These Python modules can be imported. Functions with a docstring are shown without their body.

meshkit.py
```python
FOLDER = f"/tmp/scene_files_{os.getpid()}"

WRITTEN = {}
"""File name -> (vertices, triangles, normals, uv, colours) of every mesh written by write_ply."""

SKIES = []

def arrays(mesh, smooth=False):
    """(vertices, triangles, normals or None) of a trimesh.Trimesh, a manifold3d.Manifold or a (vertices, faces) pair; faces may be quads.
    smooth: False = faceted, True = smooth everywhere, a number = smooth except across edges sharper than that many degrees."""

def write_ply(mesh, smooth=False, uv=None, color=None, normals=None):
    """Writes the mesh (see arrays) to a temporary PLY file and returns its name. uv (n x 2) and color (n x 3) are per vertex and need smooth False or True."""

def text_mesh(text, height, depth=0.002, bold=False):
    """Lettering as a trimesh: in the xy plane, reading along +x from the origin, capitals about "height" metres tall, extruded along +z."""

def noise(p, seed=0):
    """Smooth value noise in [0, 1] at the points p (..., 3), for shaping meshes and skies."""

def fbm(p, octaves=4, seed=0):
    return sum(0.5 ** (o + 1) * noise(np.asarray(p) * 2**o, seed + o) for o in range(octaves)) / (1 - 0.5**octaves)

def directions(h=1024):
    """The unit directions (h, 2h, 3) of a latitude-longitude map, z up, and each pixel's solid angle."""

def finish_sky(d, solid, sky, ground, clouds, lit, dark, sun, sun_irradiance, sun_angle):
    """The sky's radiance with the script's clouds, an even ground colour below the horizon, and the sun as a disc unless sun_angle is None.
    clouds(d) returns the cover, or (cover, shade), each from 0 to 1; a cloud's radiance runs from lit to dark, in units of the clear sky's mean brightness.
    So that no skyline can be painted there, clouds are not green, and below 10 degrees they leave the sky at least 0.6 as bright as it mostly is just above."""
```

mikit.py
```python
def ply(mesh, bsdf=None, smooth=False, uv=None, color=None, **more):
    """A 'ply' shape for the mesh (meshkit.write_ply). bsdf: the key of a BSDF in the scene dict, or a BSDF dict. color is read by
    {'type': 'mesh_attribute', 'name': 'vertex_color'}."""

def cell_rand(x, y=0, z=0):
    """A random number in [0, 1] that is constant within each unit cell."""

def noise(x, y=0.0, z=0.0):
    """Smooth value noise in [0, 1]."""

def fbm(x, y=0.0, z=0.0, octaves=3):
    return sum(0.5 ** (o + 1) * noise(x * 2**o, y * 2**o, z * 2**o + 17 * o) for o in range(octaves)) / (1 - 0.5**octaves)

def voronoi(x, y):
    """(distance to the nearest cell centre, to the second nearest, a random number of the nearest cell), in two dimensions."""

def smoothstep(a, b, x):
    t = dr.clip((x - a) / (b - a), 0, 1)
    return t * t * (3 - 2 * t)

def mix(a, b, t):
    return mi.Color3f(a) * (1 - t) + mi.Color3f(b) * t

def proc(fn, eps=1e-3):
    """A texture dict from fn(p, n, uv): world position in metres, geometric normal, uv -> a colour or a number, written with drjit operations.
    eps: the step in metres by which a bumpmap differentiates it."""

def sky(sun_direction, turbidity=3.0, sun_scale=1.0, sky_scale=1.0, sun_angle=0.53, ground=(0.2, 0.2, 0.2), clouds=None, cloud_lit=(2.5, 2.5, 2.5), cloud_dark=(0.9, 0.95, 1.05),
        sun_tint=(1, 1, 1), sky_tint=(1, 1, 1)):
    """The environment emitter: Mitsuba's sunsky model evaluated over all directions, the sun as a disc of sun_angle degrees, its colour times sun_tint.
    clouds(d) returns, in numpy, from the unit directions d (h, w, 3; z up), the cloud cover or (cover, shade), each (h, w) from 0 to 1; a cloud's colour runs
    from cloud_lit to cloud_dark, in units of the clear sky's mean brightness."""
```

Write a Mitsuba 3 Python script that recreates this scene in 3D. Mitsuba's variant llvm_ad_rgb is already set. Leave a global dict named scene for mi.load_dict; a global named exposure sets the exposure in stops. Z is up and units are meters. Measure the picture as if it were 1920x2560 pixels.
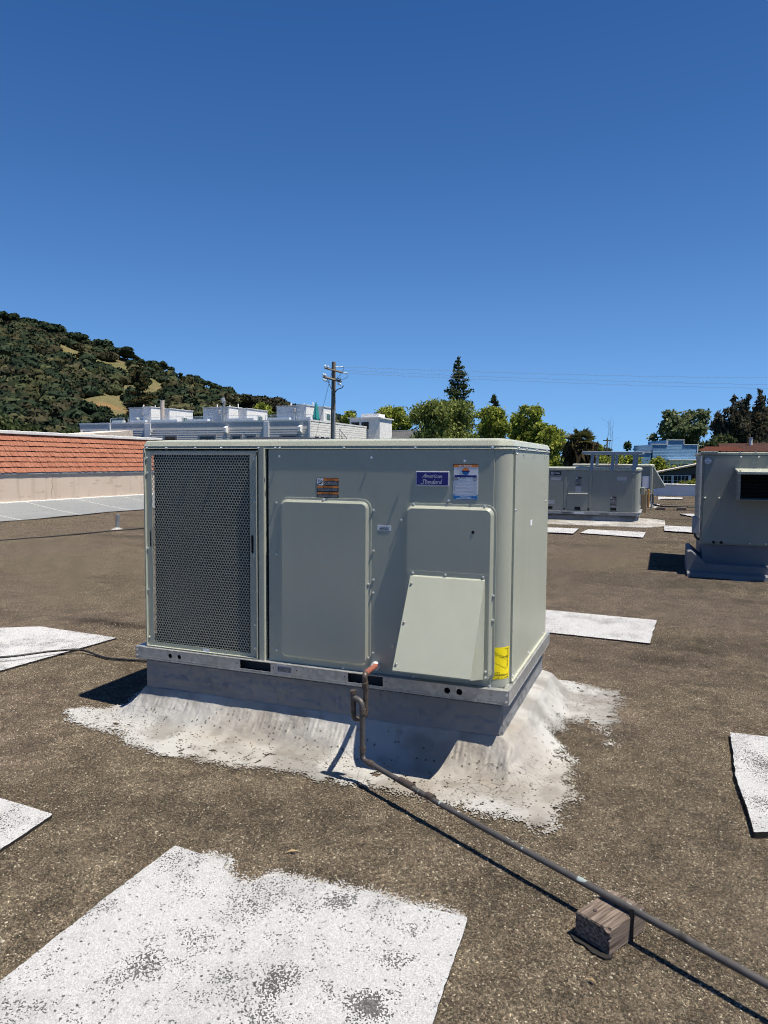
import math
import numpy as np, trimesh, drjit as dr, mitsuba as mi, mikit, meshkit
import manifold3d as m3
from shapely.geometry import Polygon, LineString, Point
from shapely.ops import unary_union
from mikit import proc, noise, fbm, voronoi, smoothstep, mix, cell_rand

T = mi.ScalarTransform4f
scene, labels = {}, {}

# ------------------------------------------------------------------ camera, sky, exposure
CAM = np.array([0.53509, -2.72510, 1.21305])
FWD = np.array([-0.36197, 0.92958, -0.06968])
ROLL = 0.0067
_r = np.cross(FWD, [0, 0, 1]); _r /= np.linalg.norm(_r); _u = np.cross(_r, FWD)
UPV = -math.sin(ROLL) * _r + math.cos(ROLL) * _u
scene['camera'] = {'type': 'perspective', 'fov_axis': 'x', 'fov': 2 * math.degrees(math.atan(960 / 1793.9)),
                   'near_clip': 0.05, 'far_clip': 9000.0,
                   'to_world': T().look_at(origin=CAM.tolist(), target=(CAM + FWD).tolist(), up=UPV.tolist())}
SUN = (0.385, -0.045, 1.0)
def haze_band(d):                                    # thin even haze that whitens the sky towards the horizon, all round
    return 0.42 * np.exp(-np.degrees(np.arcsin(np.clip(d[..., 2], 0, 1))) / 9.5)
scene['sky'] = mikit.sky(SUN, turbidity=2.3, sun_scale=2.6, sky_scale=1.0, sky_tint=(0.345, 0.755, 1.25), sun_tint=(0.905, 0.985, 1.07),
                         clouds=haze_band, cloud_lit=(2.9, 5.4, 8.6))
exposure = 1.0

# ------------------------------------------------------------------ helpers
def num(base):
    if base not in scene and base not in labels and base not in _roots: return base
    k = 1
    while f'{base}_{k:03d}' in scene or f'{base}_{k:03d}' in labels: k += 1
    return f'{base}_{k:03d}'
_roots = set()
def thing(name, label, cat, group=None):
    k = num(name); labels[k] = {'label': label, 'category': cat}
    if group: labels[k]['group'] = group
    return k
def put(key, shape): scene[key] = shape; return key
def part(parent, name, mesh, mat, smooth=False, label=None, **kw):
    k = num(f'{parent}__{name}')
    scene[k] = mikit.ply(mesh, mat, smooth=smooth, **kw)
    if label: labels[k] = {'label': label}
    return k
def single(name, label, cat, mesh, mat, smooth=False, group=None, **kw):
    k = num(name); scene[k] = mikit.ply(mesh, mat, smooth=smooth, **kw)
    labels[k] = {'label': label, 'category': cat}
    if group: labels[k]['group'] = group
    return k
def struct(name, mesh, mat, smooth=False, label=None, **kw):
    k = num(name); scene[k] = mikit.ply(mesh, mat, smooth=smooth, **kw)
    labels[k] = {'kind': 'structure'}
    if label: labels[k]['label'] = label
    return k
def copyof(parent, name, shape, M):
    k = num(f'{parent}__{name}'); scene[k] = dict(shape, to_world=M); return k

def cat(*ms):
    ms = [m for m in ms if m is not None]
    return trimesh.util.concatenate(ms)
def box(x0, x1, y0, y1, z0, z1):
    m = trimesh.creation.box((abs(x1 - x0), abs(y1 - y0), abs(z1 - z0)))
    m.apply_translation(((x0 + x1) / 2, (y0 + y1) / 2, (z0 + z1) / 2)); return m
def loft(rings, cap0=True, cap1=True):
    k = len(rings[0]); v = np.vstack(rings); f = []
    for i in range(len(rings) - 1):
        for j in range(k):
            a, b = i * k + j, i * k + (j + 1) % k
            f += [(a, b, b + k), (a, b + k, a + k)]
    for on, i, flip in ((cap0, 0, True), (cap1, len(rings) - 1, False)):
        if on:
            c = len(v); v = np.vstack([v, rings[i].mean(0)])
            for j in range(k):
                t = (i * k + j, i * k + (j + 1) % k, c)
                f.append(t[::-1] if flip else t)
    return trimesh.Trimesh(v, np.array(f), process=False)
def rr(x0, x1, y0, y1, rad, off=0.0, n=6):
    if np.isscalar(rad): rad = [rad] * 4
    pts = []
    for (cx, cy, sx, sy, a0), r in zip(((x0, y0, 1, 1, 180), (x1, y0, -1, 1, 270), (x1, y1, -1, -1, 0), (x0, y1, 1, -1, 90)), rad):
        for t in np.linspace(a0, a0 + 90, n):
            a = math.radians(t)
            pts.append((cx + sx * r + (r + off) * math.cos(a), cy + sy * r + (r + off) * math.sin(a)))
    return np.array(pts)
def hloft(x0, x1, y0, y1, rad, levels, n=6):      # levels (z, off): a moulded plan shape
    return loft([np.c_[rr(x0, x1, y0, y1, rad, o, n), np.full(4 * n, z)] for z, o in levels])
def vloft(x0, x1, z0, z1, rad, levels, n=6):      # levels (y, off): a panel facing -y
    return loft([np.c_[p[:, 0], np.full(len(p), y), p[:, 1]] for y, o in levels for p in (rr(x0, x1, z0, z1, rad, o, n),)])
def bbox(x0, x1, y0, y1, z0, z1, c=0.006):        # box with chamfered edges
    return hloft(x0 + c, x1 - c, y0 + c, y1 - c, 0.0, [(z0, 0), (z0 + c, c), (z1 - c, c), (z1, 0)], n=2) if c else box(x0, x1, y0, y1, z0, z1)
def tube(pts, r, sides=10, caps=True):
    p = np.asarray(pts, float); r = np.broadcast_to(r, (len(p),))
    t = np.gradient(p, axis=0); t /= np.linalg.norm(t, axis=1, keepdims=True) + 1e-12
    ref = np.array([0, 0, 1.0]) if abs(t[:, 2]).mean() < 0.8 else np.array([1.0, 0, 0])
    rings = []
    a = np.cross(t[0], ref); a /= np.linalg.norm(a)
    for i in range(len(p)):
        a = a - t[i] * (a @ t[i]); a /= np.linalg.norm(a); b = np.cross(t[i], a)
        an = np.arange(sides) * 2 * np.pi / sides
        rings.append(p[i] + r[i] * (np.cos(an)[:, None] * a + np.sin(an)[:, None] * b))
    return loft(rings, caps, caps)
def bend(pts, rad, n=5):                           # polyline with rounded corners
    pts = [np.asarray(q, float) for q in pts]; out = [pts[0]]
    for a, b, c in zip(pts, pts[1:], pts[2:]):
        d0, d1 = (a - b), (c - b); r = min(rad, 0.49 * np.linalg.norm(d0), 0.49 * np.linalg.norm(d1))
        p0, p1 = b + d0 / np.linalg.norm(d0) * r, b + d1 / np.linalg.norm(d1) * r
        for s in np.linspace(0, 1, n): out.append((1 - s) ** 2 * p0 + 2 * s * (1 - s) * b + s * s * p1)
    out.append(pts[-1]); return np.array(out)
def ext(poly, h):                                  # shapely polygon(s) -> prism 0..h along z
    gs = [g for g in getattr(poly, 'geoms', [poly]) if g.geom_type == 'Polygon' and g.area > 1e-9]
    return cat(*[trimesh.creation.extrude_polygon(g, h, engine='earcut') for g in gs])
def upright(mesh, y):                              # xy drawing (x, z) extruded towards -y, its back at y
    v = mesh.vertices.copy(); m = mesh.copy()
    m.vertices = np.c_[v[:, 0], y - v[:, 2], v[:, 1]]; return m
def wallpoly(poly, y, th): return upright(ext(poly, th), y)
def rect(x0, x1, z0, z1): return Polygon([(x0, z0), (x1, z0), (x1, z1), (x0, z1)])
def card(x0, x1, z0, z1, y, th=0.0006): return box(x0, x1, y - th, y, z0, z1)
def prism_x(poly, x0, x1):                         # (y, z) polygon extruded along x
    m = ext(Polygon(poly), x1 - x0); v = m.vertices.copy()
    m.vertices = np.c_[x0 + v[:, 2], v[:, 0], v[:, 1]]; m.fix_normals(); return m
def cyl(p0, p1, r, sides=14): return tube([p0, p1], r, sides)
def text(s, h, x, z, y, th=0.0004, bold=False, shear=0.0, width=None):
    m = meshkit.text_mesh(s, h, th, bold); v = m.vertices.copy()
    v[:, 0] += shear * v[:, 1]
    if width: v[:, 0] *= width / (v[:, 0].max() - v[:, 0].min())
    m.vertices = v; m = upright(m, y); m.apply_translation((x, 0, z)); return m

# ------------------------------------------------------------------ materials
def two(b): return {'type': 'twosided', 'bsdf': b}
def rgb(c): return {'type': 'rgb', 'value': list(c)}
def mat(name, col, rough=0.6, metallic=0.0, spec=0.5, bump=None, bscale=1.0, beps=1e-3, coat=0.0):
    tex = proc(col) if callable(col) else rgb(col)
    b = {'type': 'principled', 'base_color': tex, 'roughness': proc(rough) if callable(rough) else rough, 'metallic': metallic, 'specular': spec}
    if coat: b['clearcoat'] = coat; b['clearcoat_gloss'] = 0.93
    if bump: b = {'type': 'bumpmap', 'arbitrary': proc(bump, beps), 'scale': bscale, 'bsdf': b}
    scene[name] = two(b)
def diff(name, col):
    scene[name] = two({'type': 'diffuse', 'reflectance': proc(col) if callable(col) else rgb(col)})

# granules: stones of about 6 mm in dark bitumen, shade painted into the gaps
STAINS = [(-3.3, 1.45, .35, .10, .75), (-2.95, 1.42, .2, .06, .6), (-7.2, 6.4, 1.2, .18, .5), (-5.6, 5.6, 1.5, .16, .45), (-8.2, 8.4, .5, .10, .6), (.55, 2.0, .25, .12, .6), (.75, 2.35, .15, .1, .45), (1.1, 4.3, .9, .12, .35), (.2, 1.75, .3, .07, .4), (-1.0, 8.2, 1.0, .2, .35), (.9, 17.5, 1.3, .25, .5), (.7, 20.0, 1.5, .3, .45), (.8, 14.2, 1.0, .15, .4)]
def stone_col(p, n, uv):
    f1, f2, c = voronoi(p.x * 235, p.y * 235)
    h = noise(p.x * 300 + 11, p.y * 300)
    big = fbm(p.x * 1.3, p.y * 1.3, 0, 4); mid = fbm(p.x * 11 + 5, p.y * 11, 0, 4)
    strk = fbm(p.x * 0.55 + p.y * 0.18 + 9, p.y * 2.1 - p.x * 0.5, 3, 4)
    a = mix((0.036, 0.030, 0.023), (0.112, 0.098, 0.079), smoothstep(0.02, 0.55, c))
    a = mix(a, (0.205, 0.185, 0.152), smoothstep(0.62, 0.92, c))
    a = mix(a, (0.48, 0.455, 0.40), smoothstep(0.965, 0.98, c) * smoothstep(0.30, 0.55, h))
    g1, g2, gc = voronoi(p.x * 90 + 3, p.y * 90)
    a = a * (0.78 + 0.52 * gc) * (0.84 + 0.32 * noise(p.x * 24, p.y * 24, 2))
    a = mix(a, (0.36, 0.34, 0.30), smoothstep(0.972, 0.98, gc) * smoothstep(0.30, 0.12, g1))
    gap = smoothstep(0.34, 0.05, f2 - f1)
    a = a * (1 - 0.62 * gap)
    a = a * (0.62 + 0.22 * big + 0.62 * smoothstep(0.12, 0.88, mid))
    a = a * (1 - 0.26 * smoothstep(0.60, 0.76, strk))
    for x, y, rx, ry, k in STAINS: a = a * (1 - k * dr.exp(-dr.square((p.x - x) / rx) - dr.square((p.y - y) / ry)) * (0.55 + 0.9 * fbm(p.x * 9, p.y * 9, 6, 3)))
    return mix(a * mi.Color3f(1.09, 0.985, 0.93), a * mi.Color3f(1.06, 0.99, 0.88), smoothstep(0.4, 0.6, fbm(p.x * 0.8 - 4, p.y * 0.8, 1, 2))) * 1.15
def stone_bump(p, n, uv):
    f1, f2, c = voronoi(p.x * 235, p.y * 235)
    return smoothstep(0.0, 0.55, f2 - f1) * (0.5 + 0.7 * c) + 1.6 * noise(p.x * 60, p.y * 60)
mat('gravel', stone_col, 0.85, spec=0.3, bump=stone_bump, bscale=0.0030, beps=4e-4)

WORN = [(-.59, -1.404, .05, .9), (-.271, -1.321, .035, .8), (-.038, -1.169, .03, .8), (-.046, -1.324, .045, 1.25), (-.264, -1.002, .045, .9), (-.34, -1.076, .03, .6), (-.264, -1.366, .035, .7), (-.531, -1.284, .05, .45), (-.033, -1.046, .03, .55), (-.472, -1.119, .06, .45), (-.249, -1.441, .03, .6), (.97, .42, .10, .9), (.90, .05, .05, .7)]
def white_gran(p, n, uv):
    f1, f2, c = voronoi(p.x * 290, p.y * 290)
    f3, f4, c2 = voronoi(p.x * 95 + 7, p.y * 95)
    fine = fbm(p.x * 30, p.y * 30, 5, 3); mid = fbm(p.x * 8 + 3, p.y * 8, 8, 4)
    w = 0.005 + 0.20 * smoothstep(0.50, 0.80, mid)
    for x, y, r, k in WORN: w = w + 0.62 * k * dr.exp(-(dr.square(p.x - x) + dr.square(p.y - y)) / (r * r))
    blk = smoothstep(0.05, -0.05, c * 0.8 + fine * 0.45 - 0.22 - w)
    blk = dr.maximum(blk, smoothstep(0.035, 0.025, c2) * smoothstep(0.42, 0.3, f3))
    a = mix((0.34, 0.345, 0.355), (0.50, 0.507, 0.52), c)
    a = a * (1 - 0.34 * smoothstep(0.22, 0.02, f2 - f1))
    return mix(a * (1 - 0.12 * smoothstep(0.46, 0.72, mid)), mix((0.03, 0.03, 0.032), (0.13, 0.128, 0.126), c), blk * (0.93 + 0.07 * smoothstep(0.3, 0.6, fine)))
def white_bump(p, n, uv):
    f1, f2, c = voronoi(p.x * 230, p.y * 230)
    return smoothstep(0.0, 0.5, f2 - f1) * (0.5 + 0.5 * c)
mat('white_granules', white_gran, 0.8, spec=0.3, bump=white_bump, bscale=0.0012, beps=5e-4)

def coat_col(p, n, uv):
    f1, f2, c = voronoi(p.x * 26, p.y * 40 + 3 * noise(p.x * 9, p.y * 9))
    d = fbm(p.x * 6, p.y * 6, p.z * 6, 4); d2 = fbm(p.x * 1.7 + 3, p.y * 1.7, p.z, 3)
    a = mix((0.21, 0.205, 0.195), (0.34, 0.34, 0.332), smoothstep(0.32, 0.60, d))
    a = mix(a, (0.225, 0.195, 0.16), smoothstep(0.46, 0.74, d2) * 0.6)
    crk = smoothstep(0.07, 0.015, f2 - f1) * smoothstep(0.38, 0.52, fbm(p.x * 3, p.y * 3, 4, 2)) * smoothstep(0.09, 0.03, p.z)
    a = a * (1 - 0.55 * crk)
    a = mix(a, (0.10, 0.085, 0.065), smoothstep(0.60, 0.80, fbm(p.x * 11 + 2, p.y * 11, p.z * 5, 4)) * 0.35)
    sp1, sp2, sc = voronoi(p.x * 85, p.y * 85)
    speck = smoothstep(0.055, 0.045, sc) * smoothstep(0.45, 0.3, sp1) * smoothstep(0.14, 0.02, p.z)
    return mix(a, (0.07, 0.06, 0.05), speck)
def coat_bump(p, n, uv):
    return fbm(p.x * 34, p.y * 34, p.z * 34, 3) + 0.6 * fbm(p.x * 9, p.y * 9, p.z * 9, 2) + 0.9 * noise(p.x * 85, p.y * 16, p.z * 16) * smoothstep(0.01, 0.05, p.z)
mat('curb_coating', coat_col, 0.62, spec=0.4, bump=coat_bump, bscale=0.007, beps=2e-3)

def paint_col(p, n, uv):
    d = fbm(p.x * 2.3, p.y * 2.3, p.z * 2.3, 3); s = fbm(p.x * 30, p.y * 30, p.z * 4, 3)
    return mix(mi.Color3f(0.335, 0.352, 0.295) * (0.93 + 0.08 * d + 0.04 * s + 0.05 * fbm(p.x * 24 + p.y * 24, p.z * 1.3, 2, 3)), (0.30, 0.27, 0.22), 0.22 * smoothstep(0.50, 0.34, p.z) * smoothstep(0.3, 0.7, fbm(p.x * 7, p.y * 7, p.z * 9, 3)))
def paint_bump(p, n, uv): return fbm(p.x * 2.1, p.y * 2.1, p.z * 1.7, 2)
mat('unit_paint', paint_col, lambda p, n, uv: 0.30 + 0.10 * fbm(p.x * 5, p.y * 5, p.z * 5, 2), spec=0.3, coat=0.12, bump=paint_bump, bscale=0.010, beps=5e-3)
def old_col(p, n, uv):
    d = fbm(p.x * 1.9, p.y * 1.9, p.z * 1.9, 4); s = fbm(p.x * 14, p.y * 14, p.z * 1.2, 3)
    a = mix((0.185, 0.198, 0.182), (0.235, 0.25, 0.225), d)
    return mix(a, (0.25, 0.25, 0.22), smoothstep(0.6, 0.8, s) * 0.35)
mat('aged_paint', old_col, 0.45, spec=0.4)
def galv_col(p, n, uv):
    f1, f2, c = voronoi(p.x * 60 + p.y * 60, p.z * 60)
    return mi.Color3f(0.42, 0.43, 0.43) * (0.80 + 0.25 * c) * (0.85 + 0.25 * fbm(p.x * 6, p.y * 6, p.z * 20, 3))
mat('galvanised', galv_col, lambda p, n, uv: 0.32 + 0.20 * fbm(p.x * 12, p.y * 12, p.z * 12, 2), metallic=0.6)
mat('screw_metal', (0.72, 0.73, 0.72), 0.25, metallic=0.8)
mat('black_hole', (0.012, 0.012, 0.013), 0.7, spec=0.2)
mat('dark_interior', (0.045, 0.045, 0.048), 0.7, spec=0.2)
def coil_col(p, n, uv):
    return mi.Color3f(0.022, 0.023, 0.023) * (0.7 + 0.6 * smoothstep(0.3, 0.7, noise(p.z * 400)))
mat('coil_fins', coil_col, 0.5, metallic=0.2)
mat('navy_print', (0.016, 0.012, 0.16), 0.35); mat('silver_print', (0.45, 0.45, 0.52), 0.35)
mat('white_print', (0.70, 0.71, 0.74), 0.5); mat('black_print', (0.014, 0.014, 0.016), 0.5)
mat('orange_print', (0.66, 0.20, 0.03), 0.5); mat('blue_print', (0.02, 0.17, 0.42), 0.5)
mat('yellow_print', (0.86, 0.70, 0.01), 0.4); mat('grey_print', (0.33, 0.34, 0.37), 0.5)
def bronze_col(p, n, uv):
    d = fbm(p.x * 60, p.y * 60, p.z * 60, 3); g = fbm(p.x * 26 + 3, p.y * 26, p.z * 26, 3)
    a = mix((0.055, 0.042, 0.036), (0.13, 0.105, 0.09), d)
    return mix(a, (0.22, 0.36, 0.32), smoothstep(0.66, 0.74, g) * 0.7)
mat('tarnished_copper', bronze_col, 0.45, metallic=0.35)
def sleeve_col(p, n, uv):
    d = fbm(p.x * 40, p.y * 40, p.z * 40, 4); q = fbm(p.x * 14, p.y * 14, p.z * 14, 3)
    a = mix((0.050, 0.047, 0.046), (0.105, 0.098, 0.095), d)
    a = mix(a, (0.035, 0.03, 0.028), smoothstep(0.60, 0.68, q) * 0.9)
    return mix(a, (0.30, 0.36, 0.36), smoothstep(0.70, 0.76, fbm(p.x * 33 + 9, p.y * 33, p.z * 33, 3)))
mat('weathered_pipe', sleeve_col, 0.5, metallic=0.2)
mat('red_copper', lambda p, n, uv: mix((0.36, 0.12, 0.085), (0.17, 0.07, 0.05), fbm(p.x * 80, p.y * 80, p.z * 80, 3)), 0.5, metallic=0.2)
mat('plastic_white', (0.72, 0.73, 0.73), 0.4)
mat('black_rubber', (0.018, 0.018, 0.019), 0.55)
BX = np.array([0.075, 0.13]) / np.hypot(0.075, 0.13)
def wood_col(p, n, uv):
    u = p.x * float(BX[0]) + p.y * float(BX[1]); v = p.x * float(BX[1]) - p.y * float(BX[0])
    g = fbm(u * 12, v * 170, p.z * 170, 4); k = noise(u * 30, v * 420, p.z * 420)
    a = mix((0.07, 0.052, 0.043), (0.23, 0.185, 0.155), smoothstep(0.25, 0.75, g))
    return a * (0.6 + 0.6 * k)
def wood_bump(p, n, uv):
    u = p.x * float(BX[0]) + p.y * float(BX[1]); v = p.x * float(BX[1]) - p.y * float(BX[0])
    return fbm(u * 12, v * 170, p.z * 170, 3)
mat('weathered_wood', wood_col, 0.85, spec=0.2, bump=wood_bump, bscale=0.003, beps=1e-3)
mat('shade_toned_ledge', lambda p, n, uv: mi.Color3f(0.13, 0.137, 0.15) * (0.8 + 0.4 * fbm(p.x * 5, p.y * 5, p.z * 5, 3)), 0.6, spec=0.4)  # grey-blue, darkened to stand in for shade on the stepped curb
mat('shaded_coating', lambda p, n, uv: mi.Color3f(0.175, 0.18, 0.19) * (0.75 + 0.5 * fbm(p.x * 7, p.y * 7, p.z * 7, 3)), 0.6, spec=0.4, bump=coat_bump, bscale=0.013, beps=2e-3)  # same coating as the apron, darkened because the wall stands in shade
mat('felt', (0.022, 0.021, 0.020), 0.9, spec=0.2)
def tan_col(p, n, uv): return mix((0.36, 0.27, 0.15), (0.22, 0.15, 0.08), fbm(p.x * 9, p.y * 9, p.z * 3, 3))
mat('tan_board', tan_col, 0.8); mat('orange_board', (0.50, 0.27, 0.08), 0.8)
def tile_col(p, n, uv):
    c = cell_rand(p.y * 9.1, dr.floor(p.z * 7.0), 4); d = fbm(p.x * 3, p.y * 1.3, p.z * 3, 3); s = fbm(p.y * 30, p.z * 5, 0, 3)
    a = mix((0.255, 0.100, 0.060), (0.310, 0.130, 0.082), c)
    a = mix(a, (0.27, 0.08, 0.045), smoothstep(0.62, 0.85, d) * 0.4)
    return mix(a, (0.20, 0.09, 0.06), smoothstep(0.66, 0.85, s) * 0.3)
mat('clay_tile', tile_col, 0.8, spec=0.3)
def stucco_col(p, n, uv):
    a = mix((0.48, 0.395, 0.32), (0.55, 0.46, 0.385), fbm(p.y * 1.1, p.z * 2.5, p.x, 4))
    a = mix(a, (0.33, 0.26, 0.21), smoothstep(0.66, 0.8, fbm(p.y * 5, p.z * 12, 3, 3)) * 0.5)
    a = mix(a, (0.36, 0.29, 0.235), smoothstep(0.55, 0.8, fbm(p.y * 9, p.z * 0.8, 7, 3)) * 0.45)
    crk = smoothstep(0.02, 0.006, dr.abs(p.y - 5.2 * dr.floor(p.y / 5.2 + 0.5) - 0.4 + 0.05 * noise(p.z * 9)))
    return a * (1 - 0.35 * crk)
mat('pink_stucco', stucco_col, 0.9, spec=0.2)
def memb_col(p, n, uv):
    a = mix((0.135, 0.145, 0.152), (0.178, 0.188, 0.195), fbm(p.x * 0.9, p.y * 0.6, 0, 4))
    seam = smoothstep(0.02, 0.008, dr.abs(p.y - 1.6 * dr.floor(p.y / 1.6 + 0.5) + 0.25 * (p.x + 12)))
    a = mix(a, (0.36, 0.36, 0.35), seam)
    ln = smoothstep(0.012, 0.004, dr.abs(p.x + 12.2 + 0.02 * noise(p.y * 2)))
    return a * (1 - 0.5 * ln)
mat('membrane', memb_col, 0.7)
mat('white_trim', (0.62, 0.62, 0.61), 0.5); mat('white_wall', (0.68, 0.685, 0.69), 0.7)
def sid_col(p, n, uv): return mi.Color3f(0.52, 0.51, 0.50) * (0.88 + 0.2 * fbm(p.x * 0.8, p.y * 0.8, p.z * 12, 3))
mat('grey_siding', sid_col, 0.75, spec=0.3)
mat('pale_siding', lambda p, n, uv: mi.Color3f(0.60, 0.60, 0.59) * (0.88 + 0.2 * fbm(p.x, p.y * 0.8, p.z * 12, 3)), 0.75, spec=0.3)
mat('grey_frame', (0.25, 0.26, 0.28), 0.6)
mat('dark_glass', (0.015, 0.017, 0.02), 0.08, spec=0.5); mat('teal_glass', (0.07, 0.13, 0.12), 0.1)
mat('blue_siding', lambda p, n, uv: mi.Color3f(0.13, 0.26, 0.42) * (0.88 + 0.2 * fbm(p.x, p.y, p.z * 9, 3)), 0.7)
mat('slate_grey', lambda p, n, uv: mi.Color3f(0.075, 0.078, 0.083) * (0.7 + 0.6 * fbm(p.x * 3, p.y * 3, p.z * 6, 3)), 0.85)
mat('brown_roof', lambda p, n, uv: mi.Color3f(0.050, 0.027, 0.023) * (0.7 + 0.6 * fbm(p.x * 6, p.y * 6, p.z * 6, 3)), 0.95, spec=0.05)
mat('rust_tile', (0.075, 0.030, 0.022), 0.95, spec=0.05)
mat('sky_tinted_metal', (0.17, 0.23, 0.31), 0.45, metallic=0.3)  # galvanised metal with the reflected sky put into its colour
mat('teal_cloth', (0.015, 0.23, 0.24), 0.8)
def pole_col(p, n, uv): return mix((0.11, 0.085, 0.065), (0.24, 0.20, 0.16), fbm(p.x * 12, p.y * 12, p.z * 0.8, 3))
mat('pole_wood', pole_col, 0.85); mat('wire_grey', (0.05, 0.055, 0.06), 0.5)
mat('porcelain', (0.70, 0.72, 0.74), 0.3); mat('bark', (0.10, 0.075, 0.055), 0.9, spec=0.2)
mat('flue_brown', lambda p, n, uv: mix((0.36, 0.30, 0.25), (0.55, 0.50, 0.45), fbm(p.x * 8, p.y * 8, p.z * 8, 3)), 0.8)
scene['rail_glass'] = {'type': 'thindielectric', 'int_ior': 1.5}
scene['leaf'] = {'type': 'principledthin', 'base_color': {'type': 'mesh_attribute', 'name': 'vertex_color'}, 'roughness': 0.6, 'diff_trans': 0.6, 'eta': 1.4}
scene['far_leaf'] = two({'type': 'diffuse', 'reflectance': {'type': 'mesh_attribute', 'name': 'vertex_color'}})
def grass_col(p, n, uv):
    d = fbm(p.x * 0.02, p.y * 0.02, p.z * 0.02, 4); e = fbm(p.x * 0.15, p.y * 0.15, p.z * 0.15, 4)
    a = mix((0.105, 0.100, 0.050), (0.160, 0.142, 0.078), e)
    a = mix(a, (0.29, 0.135, 0.06), smoothstep(0.50, 0.66, fbm(p.x * 0.035 + 7, p.y * 0.035, p.z * 0.05, 3)) * 0.35)
    return mix(a, (0.075, 0.090, 0.030), smoothstep(0.5, 0.7, d) * 0.6)
diff('hill_grass', grass_col)
diff('town_ground', lambda p, n, uv: mix((0.06, 0.06, 0.06), (0.05, 0.07, 0.03), smoothstep(0.4, 0.6, fbm(p.x * 0.02, p.y * 0.02, 0, 3))))

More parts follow.
